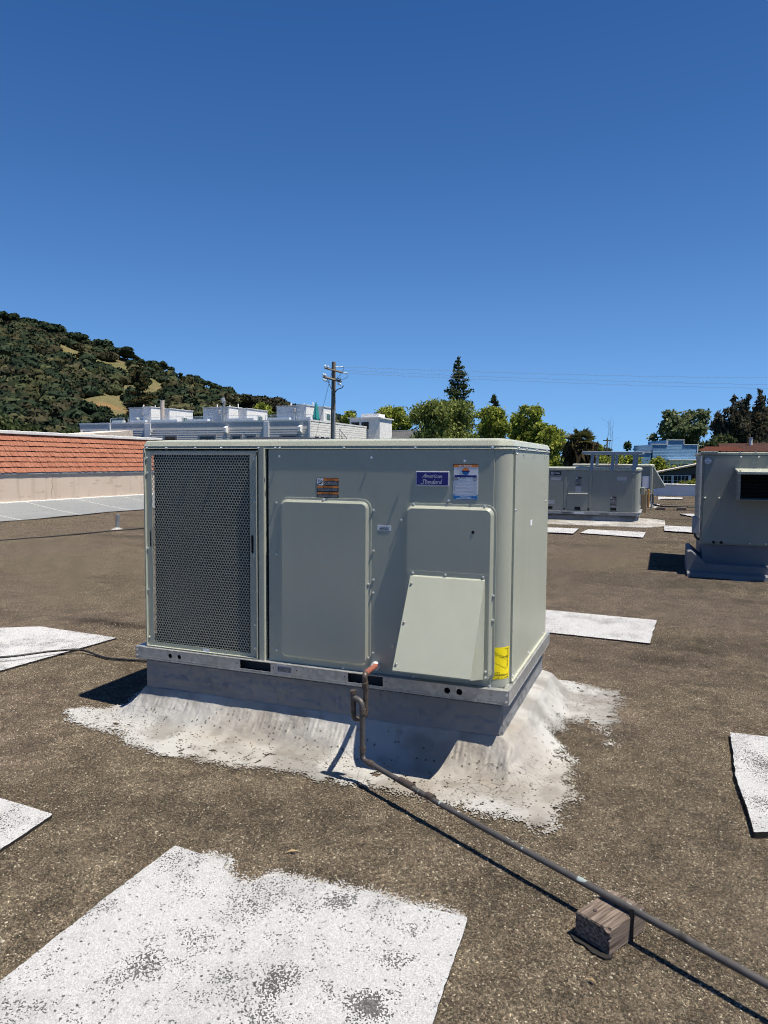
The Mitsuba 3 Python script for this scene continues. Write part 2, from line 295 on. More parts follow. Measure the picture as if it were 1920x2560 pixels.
# ------------------------------------------------------------------ ground, roof deck, hill
rng = np.random.default_rng(7)
def grid_mesh(xs, ys, fz, keep=None):
    X, Y = np.meshgrid(xs, ys, indexing='ij'); Z = fz(X, Y); v = np.stack([X, Y, Z], -1).reshape(-1, 3)
    i, j = np.meshgrid(np.arange(len(xs) - 1), np.arange(len(ys) - 1), indexing='ij')
    n = len(ys); q = np.stack([i * n + j, (i + 1) * n + j, (i + 1) * n + j + 1, i * n + j + 1], -1)
    q = q[keep] if keep is not None else q.reshape(-1, 4)
    f = np.vstack([q[:, [0, 1, 2]], q[:, [0, 2, 3]]]); used, inv = np.unique(f, return_inverse=True)
    return trimesh.Trimesh(v[used], inv.reshape(f.shape), process=False)
def roofz(x, y):
    x, y = np.broadcast_arrays(np.asarray(x, float), np.asarray(y, float))
    far = np.clip((np.hypot(x - CAM[0], y - CAM[1]) - 4) / 8, 0, 1)
    a = meshkit.fbm(np.stack([x * 0.9, y * 0.9, 0 * x], -1), 3) - 0.5
    return a * (0.006 + 0.03 * far)
s = 4000.0
struct('ground', trimesh.Trimesh([(-s, -s, -6), (s, -s, -6), (s, s, -6), (-s, s, -6)], [(0, 1, 2), (0, 2, 3)], process=False), 'town_ground')
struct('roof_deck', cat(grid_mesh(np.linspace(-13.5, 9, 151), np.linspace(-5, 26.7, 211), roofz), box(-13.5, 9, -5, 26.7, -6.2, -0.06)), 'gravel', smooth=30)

HF, HR = np.array([-0.36285, 0.93185]), np.array([0.93185, 0.36285])
TT = (np.array([-260, 0, 75, 150, 235, 300, 350, 400, 450, 500, 530, 600, 640, 665, 740, 790, 860]) - 829.5) / 1534
ZZ = np.array([113, 103.5, 100, 93.5, 81.5, 76.5, 69.5, 62, 57, 50, 46.5, 44, 39, 36, 31, 22, -6])
def hill_at(t, d):
    zr = np.interp(t, TT, ZZ); u = np.clip((d - 150) / 400, 0, 1)
    z = -6.3 + (zr + 6.3) * (0.80 * u + 0.20 * u * u) - np.clip(d - 550, 0, 300) * 0.25
    b = meshkit.fbm(np.stack([t * 14, d / 70, 0 * t], -1), 3) - 0.5
    return z + b * 16 * np.sin(np.pi * u) * np.clip((zr + 6) / 40, 0, 1)
def hill_xyz(t, d):
    t, d = np.asarray(t, float), np.asarray(d, float)
    a = t * d; xy = CAM[:2] + a[..., None] * HR + d[..., None] * HF
    return np.concatenate([xy, hill_at(t, d)[..., None]], -1)
tg, dg = np.linspace(-0.72, 0.05, 120), np.r_[np.linspace(145, 550, 110), np.linspace(560, 850, 12)]
Tm, Dm = np.meshgrid(tg, dg, indexing='ij'); HV = hill_xyz(Tm, Dm).reshape(-1, 3)
i, j = np.meshgrid(np.arange(len(tg) - 1), np.arange(len(dg) - 1), indexing='ij'); n_ = len(dg)
hq = np.stack([i * n_ + j, (i + 1) * n_ + j, (i + 1) * n_ + j + 1, i * n_ + j + 1], -1).reshape(-1, 4)
struct('hill', (HV, hq), 'hill_grass', smooth=True)

# membrane strip rising to the tiled parapet, far parapet
struct('roof_membrane', prism_x([(0, 0), (1, 1), (0, 1)], 0, 1).__class__(
    *(lambda ys: (np.array([(x, y, z) for y in ys for x, z in ((-11.3 + 0.05 * math.sin(y * 1.7) + 0.04 * math.sin(y * 4.1), 0.022), (-12.2, 0.085), (-13.5, 0.21))]),
      np.array([f for k in range(len(ys) - 1) for a in (0, 1) for f in ((3 * k + a, 3 * k + a + 3, 3 * k + a + 4), (3 * k + a, 3 * k + a + 4, 3 * k + a + 1))])))(np.linspace(-5, 26.7, 90)), process=False), 'membrane')
fp = thing('parapet_wall', 'low white parapet wall along the far edge of the gravel roof', 'wall')
part(fp, 'wall', bbox(-13.4, 9, 26.7, 26.95, -0.05, 0.40, 0.01), 'white_wall')
part(fp, 'coping', bbox(-13.4, 9, 26.66, 27.0, 0.40, 0.45, 0.01), 'white_trim')

mp = thing('tiled_parapet', 'parapet of orange clay tiles above a pale pink stucco band, left of the roof', 'parapet')
part(mp, 'wall', box(-13.75, -13.5, -5, 15.6, -0.1, 0.86), 'pink_stucco', label='pale pink stucco band')
part(mp, 'ledge', bbox(-13.5, -13.46, -5, 15.6, 0.20, 0.235, 0.008), 'white_trim')
part(mp, 'gutter', bbox(-13.50, -13.462, -5, 15.65, 0.86, 0.905, 0.008), 'grey_frame')
NC, z0t, z1t, dx = 7, 0.92, 1.80, 0.55
for c in range(NC):
    za, zb = z0t + (z1t - z0t) * c / NC, z0t + (z1t - z0t) * (c + 1.12) / NC
    xa, xb = -13.49 - dx * c / NC, -13.49 - dx * (c + 1.12) / NC
    ms = []; y = -5.0
    while y < 15.35:
        w = 0.105; j = rng.normal(0, 0.006, 3)
        ms.append(np.array([(xa + 0.045 + j[0] * .6, y, za - 0.004 + j[1] * .6), (xa + 0.045 + j[0] * .6, y + w - 0.006, za - 0.004 + j[1] * .6), (xb + 0.004, y + w - 0.006, zb), (xb + 0.004, y, zb),
                            (xa - 0.01, y, za - 0.022 + j[1] * .6), (xa - 0.01, y + w - 0.006, za - 0.022 + j[1] * .6)])); y += w
    v = np.vstack(ms); b = 6 * np.arange(len(ms))[:, None]
    f = np.vstack([b + np.array(t) for t in ((0, 1, 2), (0, 2, 3), (0, 4, 5), (0, 5, 1), (0, 3, 4), (1, 5, 2))])
    k = part(mp, 'tile_course', (v, f), 'clay_tile'); labels[k] = {'kind': 'stuff'}
part(mp, 'core', prism_x([(0, 0), (1, 0), (0, 1)], 0, 1).__class__(np.array([(x, y, z) for y in (-5, 15.4) for x, z in ((-13.49, 0.88), (-14.6, 0.88), (-14.6, 1.82), (-14.06, 1.82))]),
     np.array([(0, 1, 2), (0, 2, 3), (4, 6, 5), (4, 7, 6), (0, 3, 7), (0, 7, 4), (3, 2, 6), (3, 6, 7), (2, 1, 5), (2, 5, 6)]), process=False), 'brown_roof')
part(mp, 'cap', bbox(-14.65, -13.98, -5, 15.6, 1.82, 1.90, 0.01), 'white_trim', label='white metal cap along the top')

# ------------------------------------------------------------------ the big rooftop unit
ZB, ZR, ZT = 0.27, 0.324, 1.270
U = thing('rooftop_unit', 'large grey green packaged air conditioner with perforated guard and sloped hood, nearest the camera', 'air conditioner')
YF = 0.035
part(U, 'cabinet', hloft(-1.085, -0.02, YF, 1.04, [0.004, 0.062, 0.03, 0.004], [(ZR - 0.002, 0), (ZT, 0)], n=10), 'unit_paint', smooth=30)
# condenser section: an open shell of sheet metal
SH = [box(-1.757, -1.752, 0.135, 1.04, ZR, ZT), box(-1.757, -1.752, YF, 0.062, ZR, ZT), box(-1.757, -1.752, 0.062, 0.135, ZR, 0.37), box(-1.757, -1.752, 0.062, 0.135, 1.235, ZT),
      box(-1.752, -1.085, 1.035, 1.04, ZR, ZT), box(-1.752, -1.085, YF + 0.002, 1.035, ZR, ZR + 0.006)]
part(U, 'condenser_shell', cat(*SH), 'unit_paint')
part(U, 'coil', box(-1.726, -1.10, 0.064, 0.13, 0.335, 1.262), 'coil_fins', label='dark finned coil behind the perforated guard')
# guard: frame plate with a window, perforated sheet
win = rect(-1.712, -1.178, 0.348, 1.239)
fr = rect(-1.744, -1.140, 0.331, 1.258).difference(win)
fr = fr.difference(unary_union([LineString([(-1.724, 0.808), (-1.724, 0.877)]).buffer(0.0052), LineString([(-1.1655, 0.808), (-1.1655, 0.877)]).buffer(0.0062)]))
gf = part(U, 'guard_frame', cat(wallpoly(fr, YF - 0.006, 0.0015), box(-1.744, -1.1405, YF - 0.0185, YF - 0.006, 0.3265, 0.3305), box(-1.1405, -1.137, YF - 0.0185, YF - 0.004, 0.3265, 1.258), box(-1.7475, -1.744, YF - 0.0185, YF - 0.004, 0.3265, 1.258)), 'unit_paint')
part(gf, 'slot', box(-1.732, -1.716, YF + 0.002, YF + 0.003, 0.79, 0.895), 'black_hole'); part(gf, 'slot', box(-1.175, -1.156, YF + 0.002, YF + 0.003, 0.79, 0.895), 'black_hole')
pz = 0.0138; nx, nz = 39, 75; hexa = np.radians(np.arange(6) * 60 + 30)
cx, cz = np.meshgrid(np.arange(nx), np.arange(nz), indexing='ij')
cen = np.c_[(-1.716 + cx * pz + (cz % 2) * pz / 2).ravel(), (0.349 + cz * pz * 0.8660).ravel()]
o6 = np.c_[np.cos(hexa), np.sin(hexa)] * pz / math.sqrt(3); i6 = np.c_[np.cos(hexa), np.sin(hexa)] * pz * 0.462
P0 = (cen[:, None] + o6[None]); P1 = (cen[:, None] + i6[None]); yy0, yy1 = YF - 0.0062, YF - 0.0048
vv = np.stack([np.dstack([P0[..., 0], np.full(P0.shape[:2], yy0), P0[..., 1]]), np.dstack([P1[..., 0], np.full(P0.shape[:2], yy0), P1[..., 1]]), np.dstack([P1[..., 0], np.full(P0.shape[:2], yy1), P1[..., 1]])], 1).reshape(-1, 3)
bb = (18 * np.arange(len(cen)))[:, None]; ff = []
for e in range(6):
    g = (e + 1) % 6
    ff += [bb + np.array(t) for t in ((e, g, 6 + g), (e, 6 + g, 6 + e), (6 + e, 6 + g, 12 + g), (6 + e, 12 + g, 12 + e))]
part(U, 'perforated_guard', (vv, np.vstack(ff)), 'unit_paint', label='perforated sheet metal guard with hexagonal pattern')
part(U, 'corner_post', hloft(-1.757, -1.7475, YF - 0.012, YF + 0.001, [0.003, 0.001, 0.001, 0.003], [(ZR - 0.002, 0), (ZT, 0)], n=3), 'unit_paint')
part(U, 'centre_post', hloft(-1.131, -1.098, YF - 0.016, YF + 0.02, [0.006, 0.006, 0.001, 0.001], [(ZR - 0.006, 0), (ZT, 0)], n=4), 'unit_paint', smooth=30)
part(U, 'post_gap', box(-1.098, -1.086, YF + 0.004, YF + 0.02, ZR, ZT), 'black_hole')
part(U, 'front_panel', hloft(-1.084, -0.0795, YF - 0.004, YF - 0.0005, 0.001, [(ZR + 0.001, 0), (1.262, 0)], n=2), 'unit_paint')
# moulded access panels
def panel(name, x0, x1, z0, z1, h, yb=YF - 0.0042):
    k = part(U, name, vloft(x0, x1, z0, z1, 0.030, [(yb, 0.012), (yb - 0.003, 0.0115), (yb - 0.0035, 0.002), (yb - h, -0.008), (yb - h - 0.0008, -0.010)], n=7), 'unit_paint', smooth=35)
    return k
panel('access_panel', -1.020, -0.606, 0.352, 1.046, 0.012)
panel('access_panel', -0.438, -0.078, 0.352, 1.036, 0.018)
part(U, 'knockout_hole', tube([(-0.156, YF - 0.0225, 0.94), (-0.156, YF - 0.0242, 0.94)], 0.006, 12), 'black_hole')
# hood
hx0, hx1 = -0.410, -0.104; yb = YF - 0.0235
hq_ = [(yb, 0.768), (yb, 0.755), (-0.200, 0.416), (-0.197, 0.410), (yb, 0.358)]
hv = [(x, y, z) for x in (hx0, hx1) for y, z in ((yb, 0.757), (yb - 0.012, 0.752), (-0.200, 0.418), (-0.1985, 0.413), (yb, 0.358))]
hf = [(0, 1, 6), (0, 6, 5), (1, 2, 7), (1, 7, 6), (2, 3, 8), (2, 8, 7), (0, 4, 3), (0, 3, 2), (0, 2, 1), (5, 6, 7), (5, 7, 8), (5, 8, 9), (3, 4, 9), (3, 9, 8)]
hood = part(U, 'hood', trimesh.Trimesh(hv, hf, process=False), 'unit_paint', label='sloped metal hood on the right hand panel')
part(hood, 'flange', cat(box(hx0 - 0.002, hx1 + 0.002, yb - 0.0015, yb, 0.755, 0.775), box(hx1, hx1 + 0.015, yb - 0.0015, yb, 0.354, 0.775), box(hx0 - 0.015, hx0, yb - 0.0015, yb, 0.354, 0.775)), 'unit_paint')
# right side
part(U, 'side_panel', box(-0.0205, -0.0165, 0.1045, 1.02, ZR + 0.006, 1.262), 'unit_paint')
part(U, 'side_flange', cat(box(-0.0165, -0.0110, 0.1045, 0.109, ZR + 0.006, 1.262), box(-0.0165, -0.006, 0.109, 1.02, ZR + 0.0055, ZR + 0.010)), 'unit_paint')
# cap
CAPL = [(1.2662, 0.003), (1.2664, 0.0085), (1.2720, 0.0060), (1.2722, 0.0040), (1.2790, 0.0040), (1.2792, 0.0080), (1.2990, -0.002), (1.3045, -0.010), (1.310, -0.05)]
part(U, 'top_cap', hloft(-1.757, -0.02, YF, 1.04, [0.010, 0.066, 0.02, 0.01], CAPL, n=10), 'unit_paint', smooth=12, label='pale rounded sheet metal top')
fg = [np.c_[-1.22 + r * np.cos(np.linspace(0, 2 * np.pi, 29)[:-1]), 0.48 + r * np.sin(np.linspace(0, 2 * np.pi, 29)[:-1]), np.full(28, z)] for r, z in ((0.33, 1.308), (0.32, 1.315), (0.20, 1.328), (0.05, 1.332))]
part(U, 'fan_guard', loft(fg), 'black_rubber', smooth=40)
# base rails
def rail_poly():
    p = rect(-1.80, 0.0, ZB, ZR).difference(unary_union([rect(-1.217, -1.059, 0.282, 0.321), rect(-0.685, -0.526, 0.282, 0.321)] + [Point(x, 0.297).buffer(0.0105) for x in (-1.599, -1.548)] + [Point(x, 0.299).buffer(0.0125) for x in (-0.249, -0.199)]))
    return p
fr_ = part(U, 'front_rail', cat(wallpoly(rail_poly(), 0.003, 0.003), box(-1.80, 0.0, -0.0015, 0.035, ZB - 0.002, ZB), box(-1.80, 0, 0.003, 0.034, ZR - 0.002, ZR), box(-1.80, 0, -0.002, 0.0, ZB, ZB + 0.0025), box(-1.80, 0, -0.001, 0.0, ZB + 0.010, ZB + 0.011)), 'galvanised', label='galvanised base rail with fork slots')
part(U, 'side_rail', cat(box(-0.003, 0.0, 0.003, 1.069, ZB, ZR), box(-0.025, 0.002, 0.001, 1.069, ZR, ZR + 0.002), box(-0.03, 0.0015, 0.003, 1.069, ZB - 0.002, ZB)), 'galvanised')
part(U, 'side_rail', cat(box(-1.80, -1.797, 0.003, 1.069, ZB, ZR), box(-1.80, -1.757, 0.003, 1.069, ZR, ZR + 0.002)), 'galvanised')
part(U, 'rear_rail', box(-1.797, -0.003, 1.066, 1.069, ZB, ZR), 'galvanised')
part(U, 'base_pan', box(-1.79, -0.01, 0.042, 1.06, ZB + 0.001, ZR - 0.003), 'dark_interior')
for x in (-1.232, -1.045, -0.700, -0.512, -0.93, -0.07):
    part(fr_, 'rivet', cyl((x, -0.0012, 0.303), (x, 0.0, 0.303), 0.0025, 8), 'black_hole')
for x in (-1.790, -0.008):
    for z in (0.283, 0.309): part(fr_, 'bolt', cyl((x, -0.006, z), (x, 0.0, z), 0.0045, 8), 'screw_metal')
# screws
SC = mikit.ply(cat(tube([(0, 0, 0), (0, -0.0015, 0), (0, -0.0016, 0), (0, -0.0055, 0), (0, -0.007, 0)], [0.0062, 0.0060, 0.0042, 0.0042, 0.003], 10)), 'screw_metal', smooth=40)
def screw(x, y, z, rot=0.0): copyof(U, 'screw', SC, T().translate([x, y, z]).rotate([0, 0, 1], rot))
for x, z in [(-1.736, 1.225), (-1.736, 1.155), (-1.737, 0.796), (-1.737, 0.60), (-1.737, 0.371), (-1.152, 1.222), (-1.153, 1.032), (-1.153, 0.793), (-1.153, 0.48), (-1.153, 0.373)]: screw(x, YF - 0.0075, z)
for x, z in [(-1.029, 1.233), (-1.045, 1.031), (-1.045, 0.804), (-1.045, 0.375), (-0.721, 0.329), (-0.595, 1.23), (-0.585, 1.012), (-0.584, 0.842), (-0.583, 0.721), (-0.584, 0.666), (-0.583, 0.411), (-0.262, 1.060), (-0.462, 0.976), (-0.198, 1.218), (-0.403, 0.328), (-0.083, 0.329), (-0.496, 0.449)]: screw(x, YF - 0.004, z)
for x, z in [(-0.813, 1.051), (-0.604, 0.701), (-0.604, 0.388), (-0.407, 1.041), (-0.114, 1.041), (-0.073, 0.692), (-0.073, 0.595)]: screw(x, YF - 0.007, z)
for x, z in [(-0.402, 0.765), (-0.265, 0.765), (-0.112, 0.765), (-0.096, 0.391), (-0.096, 0.368)]: screw(x, yb - 0.0015, z)
for t in (0.08, 0.5, 0.93):
    y, z = (yb - 0.012) * (1 - t) + -0.2 * t, 0.752 * (1 - t) + 0.418 * t; screw(hx0 + 0.012, y - 0.001, z + 0.001)
for x in (-1.731, -1.62, -1.46, -1.32, -1.128, -1.044, -1.021, -0.716, -0.401, -0.086): screw(x, YF - 0.0135, 1.2705)
for y in (0.12, 0.30, 0.56, 0.86): screw(-0.0065, y, 1.2705, 90)
for y, z in [(0.113, 1.248), (0.926, 1.249), (0.117, 1.024), (0.926, 1.022), (0.936, 0.345), (0.533, 0.345), (0.15, 0.345)]: screw(-0.0165 if y > 0.12 else -0.011, y, z, 90)
# print on the front
YP = YF - 0.0042
npk = part(U, 'name_plate', bbox(-0.401, -0.260, YP - 0.003, YP, 1.117, 1.177, 0.0015), 'silver_print', label='navy name plate with silver script')
part(npk, 'field', card(-0.396, -0.265, 1.1225, 1.1725, YP - 0.003), 'navy_print')
STK = {  # strokes of a slanted handwritten alphabet, x-height 1
 'A': (1.35, [[(0, -.05), (.35, .6), (.95, 1.75), (1.0, .0)], [(.2, .55), (1.15, .65)]]),
 'S': (1.15, [[(1.1, 1.55), (.75, 1.75), (.35, 1.5), (.45, 1.05), (.8, .7), (.75, .2), (.3, -.05), (-.15, .15)]]),
 'm': (1.35, [[(0, 0), (.05, .95)], [(.05, .6), (.3, .95), (.5, .8), (.5, 0)], [(.5, .6), (.8, .95), (1.0, .8), (1.0, .1), (1.2, .05)]]),
 'e': (.85, [[(.1, .5), (.6, .65), (.55, .95), (.2, .9), (.05, .4), (.3, 0), (.75, .15)]]),
 'r': (.75, [[(.1, 0), (.1, .95)], [(.1, .6), (.35, .95), (.65, .9)]]),
 'i': (.45, [[(.1, .95), (.1, .1), (.3, .05)], [(.18, 1.35), (.2, 1.4)]]),
 'c': (.8, [[(.65, .85), (.3, .95), (.05, .5), (.25, 0), (.7, .15)]]),
 'a': (.95, [[(.65, .85), (.3, .95), (.05, .45), (.25, 0), (.6, .3), (.68, .95), (.68, .1), (.88, .05)]]),
 'n': (.95, [[(.05, 0), (.08, .95)], [(.08, .55), (.4, .95), (.6, .8), (.6, .1), (.85, .05)]]),
 't': (.6, [[(.25, 1.55), (.2, .15), (.45, 0)], [(-.1, 1.05), (.6, 1.1)]]),
 'd': (.95, [[(.65, .8), (.3, .9), (.05, .45), (.25, 0), (.6, .3), (.75, 1.7), (.68, .1), (.88, .05)]])}
def script(word, x, z, h, w, y):
    ls, cx_ = [], 0.0
    for ch in word:
        adv, strokes = STK[ch]
        ls += [LineString([(cx_ + a + 0.22 * b, b) for a, b in st]).buffer(0.105, quad_segs=3) for st in strokes]; cx_ += adv
    m = ext(unary_union(ls).simplify(0.02), 0.0005); v = m.vertices.copy()
    v[:, 0] = x + (v[:, 0] - v[:, 0].min()) * (w / np.ptp(v[:, 0])); v[:, 1] = z + v[:, 1] * h; m.vertices = v
    return upright(m, y)
part(npk, 'lettering', cat(script('American', -0.373, 1.1505, 0.0095, 0.085, YP - 0.0036), script('Standard', -0.379, 1.1270, 0.0100, 0.091, YP - 0.0036)), 'silver_print')
sk = part(U, 'service_sticker', card(-0.243, -0.143, 1.066, 1.205, YP), 'white_print', label='white service record sticker with orange top and blue foot')
Y2 = YP - 0.0006
part(sk, 'border', cat(card(-0.2445, -0.1415, 1.2045, 1.2065, Y2 + 0.0002), card(-0.2445, -0.2425, 1.14, 1.2045, Y2 + 0.0002)), 'black_print')
part(sk, 'orange_band', card(-0.2425, -0.1435, 1.194, 1.2045, Y2), 'orange_print')
part(sk, 'blue_foot', cat(card(-0.2428, -0.1432, 1.0665, 1.081, Y2), card(-0.2428, -0.238, 1.081, 1.087, Y2), card(-0.148, -0.1432, 1.081, 1.087, Y2)), 'blue_print')
part(sk, 'header', card(-0.238, -0.149, 1.155, 1.163, Y2), 'navy_print')
part(sk, 'ruled_lines', cat(*[card(-0.238, -0.149, z, z + 0.0007, Y2) for z in (1.141, 1.128, 1.115, 1.102, 1.090)], card(-0.238, -0.2373, 1.083, 1.155, Y2), card(-0.1497, -0.149, 1.083, 1.155, Y2)), 'grey_print')
dk = Point(-0.1935, 1.1775).buffer(0.0145, quad_segs=6)
part(sk, 'emblem', wallpoly(dk.intersection(rect(-0.22, -0.17, 1.1785, 1.2)), Y2, 0.0006), 'orange_print')
part(sk, 'emblem', wallpoly(dk.intersection(rect(-0.22, -0.17, 1.15, 1.1785)).intersection(rect(-1, 0, 1.1625, 1.2)), Y2, 0.0006), 'blue_print')
part(sk, 'emblem_bar', card(-0.2095, -0.1775, 1.1755, 1.1805, Y2 - 0.0006), 'navy_print')
def scrib(x, z, w, h, seed):
    r_ = np.random.default_rng(seed); n = 13
    return wallpoly(LineString(np.c_[x + np.linspace(0, w, n), z + h * r_.random(n)]).buffer(0.00055, quad_segs=1), Y2 - 0.0006, 0.0004)
for a_ in ((-0.2395, 1.1495, 0.013, 0.006, 1), (-0.2175, 1.150, 0.026, 0.005, 2), (-0.164, 1.1495, 0.018, 0.007, 3), (-0.239, 1.143, 0.019, 0.006, 4), (-0.164, 1.1425, 0.018, 0.006, 5)): part(sk, 'handwriting', scrib(*a_), 'black_print')
def dashes(x0, x1, z, h, y, seed, gap=0.35):
    r_ = np.random.default_rng(seed); x, out = x0, []
    while x < x1:
        w = h * r_.uniform(0.5, 1.0); out.append(card(x, min(x + w, x1), z, z + h, y, 0.0004)); x += w + h * gap
    return cat(*out)
part(sk, 'small_print', cat(dashes(-0.222, -0.170, 1.197, 0.004, Y2 - 0.0006, 6), dashes(-0.215, -0.172, 1.0745, 0.0035, Y2 - 0.0006, 7), dashes(-0.230, -0.156, 1.0690, 0.0028, Y2 - 0.0006, 8)), 'white_print')
wl = part(U, 'warning_label', card(-0.847, -0.745, 1.058, 1.1435, YP), 'black_print', label='black and orange warning label')
part(wl, 'orange_bar', cat(card(-0.815, -0.747, 1.131, 1.141, Y2), card(-0.846, -0.746, 1.101, 1.1095, Y2), card(-0.846, -0.746, 1.074, 1.0825, Y2)), 'orange_print')
part(wl, 'pictogram', card(-0.8455, -0.8165, 1.1115, 1.1415, Y2), 'white_print')
part(wl, 'pictogram', cat(wallpoly(Point(-0.8245, 1.1275).buffer(0.006).difference(Point(-0.8245, 1.1275).buffer(0.003)), Y2 - 0.0006, 0.0004), wallpoly(Point(-0.8365, 1.1325).buffer(0.004).difference(Point(-0.8365, 1.1325).buffer(0.002)), Y2 - 0.0006, 0.0004), wallpoly(LineString([(-0.843, 1.114), (-0.834, 1.122), (-0.828, 1.119)]).buffer(0.0022), Y2 - 0.0006, 0.0004)), 'black_print')
part(wl, 'lettering', cat(text('WARNING', 0.005, -0.798, 1.1335, Y2 - 0.0006, width=0.036), text('ADVERTENCIA', 0.0042, -0.820, 1.1035, Y2 - 0.0006, width=0.050), text('AVERTISSEMENT', 0.0042, -0.823, 1.0762, Y2 - 0.0006, width=0.056)), 'black_print')
part(wl, 'small_print', cat(*[dashes(-0.842 if z < 1.11 else -0.812, -0.75, z, 0.0022, Y2, 20 + i) for i, z in enumerate((1.1255, 1.1215, 1.1175, 1.1135, 1.0965, 1.0925, 1.0885, 1.0695, 1.0655, 1.0615))]), 'grey_print')
bl = part(U, 'barcode_label', card(-0.566, -0.506, 0.930, 0.952, YP), 'white_print', label='small white barcode label')
def bars(x0, x1, z0, z1, y, seed):
    r_ = np.random.default_rng(seed); x, out = x0, []
    while x < x1: w = r_.uniform(0.0006, 0.0018); out.append(card(x, x + w, z0, z1, y, 0.0003)); x += w + r_.uniform(0.0007, 0.0016)
    return cat(*out)
part(bl, 'bars', cat(bars(-0.557, -0.515, 0.932, 0.940, Y2, 31), dashes(-0.556, -0.512, 0.9425, 0.003, Y2, 32)), 'black_print')
rb = part(U, 'barcode_label', card(-1.030, -0.950, 0.2845, 0.3195, -0.0001), 'grey_print', label='worn barcode label on the base rail')
part(rb, 'bars', bars(-1.023, -0.956, 0.290, 0.313, -0.0007, 33), 'black_print')
part(U, 'barcode_label', card(-1.425, -1.392, 0.3338, 0.3465, YF - 0.0185), 'white_print', label='small white tag at the foot of the guard')
part(U, 'barcode_label', box(-0.0165, -0.016, 0.502, 0.545, 0.932, 0.957), 'white_print', label='small white tag on the right side')
# yellow notice wrapped round the corner post
def wrap(x_arc0, x_arc1, z0, z1, off):
    c = np.array([-0.082, 0.097]); n = 12; an = np.radians(np.linspace(x_arc0, x_arc1, n)); r = 0.062 + off
    v = np.array([(c[0] + r * math.cos(a), c[1] + r * math.sin(a), z) for z in (z0, z1) for a in an])
    return trimesh.Trimesh(v, [f for i in range(n - 1) for f in ((i, i + 1, n + i + 1), (i, n + i + 1, n + i))], process=False)
yl = part(U, 'notice_label', wrap(-84, -6, 0.356, 0.484, 0.0008), 'yellow_print', smooth=True, label='yellow notice label wrapped round the rounded corner')
def onpost(mesh, off=0.0014):                       # flat (u metres of arc, v height) drawing bent round the post
    v = mesh.vertices; a = np.radians(-84) + v[:, 0] / 0.062; r = 0.062 + off + v[:, 2] * 0.3
    m = mesh.copy(); m.vertices = np.c_[-0.082 + r * np.cos(a), 0.097 + r * np.sin(a), v[:, 1]]; return m
dl = [LineString(p).buffer(0.0006, quad_segs=1) for p in ([(.002, .470), (.030, .452), (.060, .443)], [(.002, .460), (.045, .440), (.060, .434)], [(.002, .425), (.030, .412), (.060, .396)], [(.066, .478), (.066, .396)], [(.072, .478), (.072, .400)], [(.040, .4445), (.066, .4445)], [(.052, .478), (.078, .478)], [(.058, .449), (.069, .4445), (.058, .440)])]
tx = [meshkit.text_mesh('NOTICE', 0.0048, 0.0004, True), meshkit.text_mesh('FLUSH TO CURB', 0.0046, 0.0004, True)]
tx[0].apply_translation((0.004, 0.380, 0)); tx[1].vertices[:, 0] *= 0.070 / np.ptp(tx[1].vertices[:, 0]); tx[1].apply_translation((0.004, 0.3595, 0))
sm_ = cat(*[trimesh.creation.extrude_polygon(rect(0.004, 0.072, z, z + 0.0016), 0.0003, engine='earcut').subdivide_to_size(0.01) for z in (0.3735, 0.3695)])
part(yl, 'drawing', onpost(cat(*[ext(q, 0.0003).subdivide_to_size(0.008) for q in dl])), 'black_print')
part(yl, 'lettering', onpost(cat(tx[0], tx[1], sm_)), 'black_print')

# ------------------------------------------------------------------ curb under the unit with its coating
AP = Polygon([(-2.02, -0.20), (-1.75, -0.27), (-1.48, -0.36), (-1.18, -0.39), (-0.99, -0.36), (-0.6, -0.33), (-0.33, -0.34), (-0.02, -0.37), (0.20, -0.41), (0.265, -0.38), (0.27, -0.02), (0.23, 0.16), (0.14, 0.40), (0.13, 0.62), (0.24, 0.71), (0.36, 0.48), (0.37, 0.9), (0.35, 1.22), (0.12, 1.27), (0.16, 1.5), (-1.95, 1.5), (-2.0, 0.45), (-1.93, 0.06), (-2.10, -0.10)])
CX0, CX1, CY0, CY1 = -1.770, -0.030, 0.030, 1.045
def cdist(x, y): return np.hypot(np.maximum(np.maximum(CX0 - x, x - CX1), 0), np.maximum(np.maximum(CY0 - y, y - CY1), 0))
def apron_z(x, y):
    x, y = np.broadcast_arrays(x, y); d = cdist(x, y)
    side = np.clip((x - CX1) / 0.05, 0, 1)
    R = 0.155 + 0.04 * side + 0.025 * (meshkit.fbm(np.stack([x * 3, y * 3, 0 * x], -1), 2) - 0.5)
    H = 0.125 + 0.06 * side + 0.02 * (meshkit.fbm(np.stack([x * 2 + 7, y * 2, 0 * x], -1), 2) - 0.5)
    c = H * np.clip(1 - d / R, 0, 1) ** 1.75
    lump = (meshkit.fbm(np.stack([x * 14, y * 14, 0 * x], -1), 3) - 0.5) * 0.006 * np.clip(c / 0.05, 0, 1)
    return roofz(x, y) + 0.0045 + c + lump + 0.0022 * meshkit.noise(np.stack([x * 60, y * 60, 0 * x], -1))
g5 = 0.0052
ax, ay = np.arange(-2.2, 0.45, g5), np.arange(-0.48, 1.55, g5)
AX, AY = np.meshgrid(ax[:-1] + g5 / 2, ay[:-1] + g5 / 2, indexing='ij')
import shapely
pts = shapely.points(AX.ravel(), AY.ravel()); ins = shapely.contains(AP, pts)
sd = shapely.distance(AP.exterior, pts) * np.where(ins, 1, -1)
P3 = np.stack([AX, AY, 0 * AX], -1); sd = sd.reshape(AX.shape)
fbn = meshkit.fbm(P3 * 9, 4) - 0.5; fin = rng.random(AX.shape); f2n = meshkit.fbm(P3 * 42 + 5, 3)
keep = (sd + 0.13 * fbn) / 0.055 + 0.35 > fin * 1.15 + 0.6 * (f2n - 0.5)
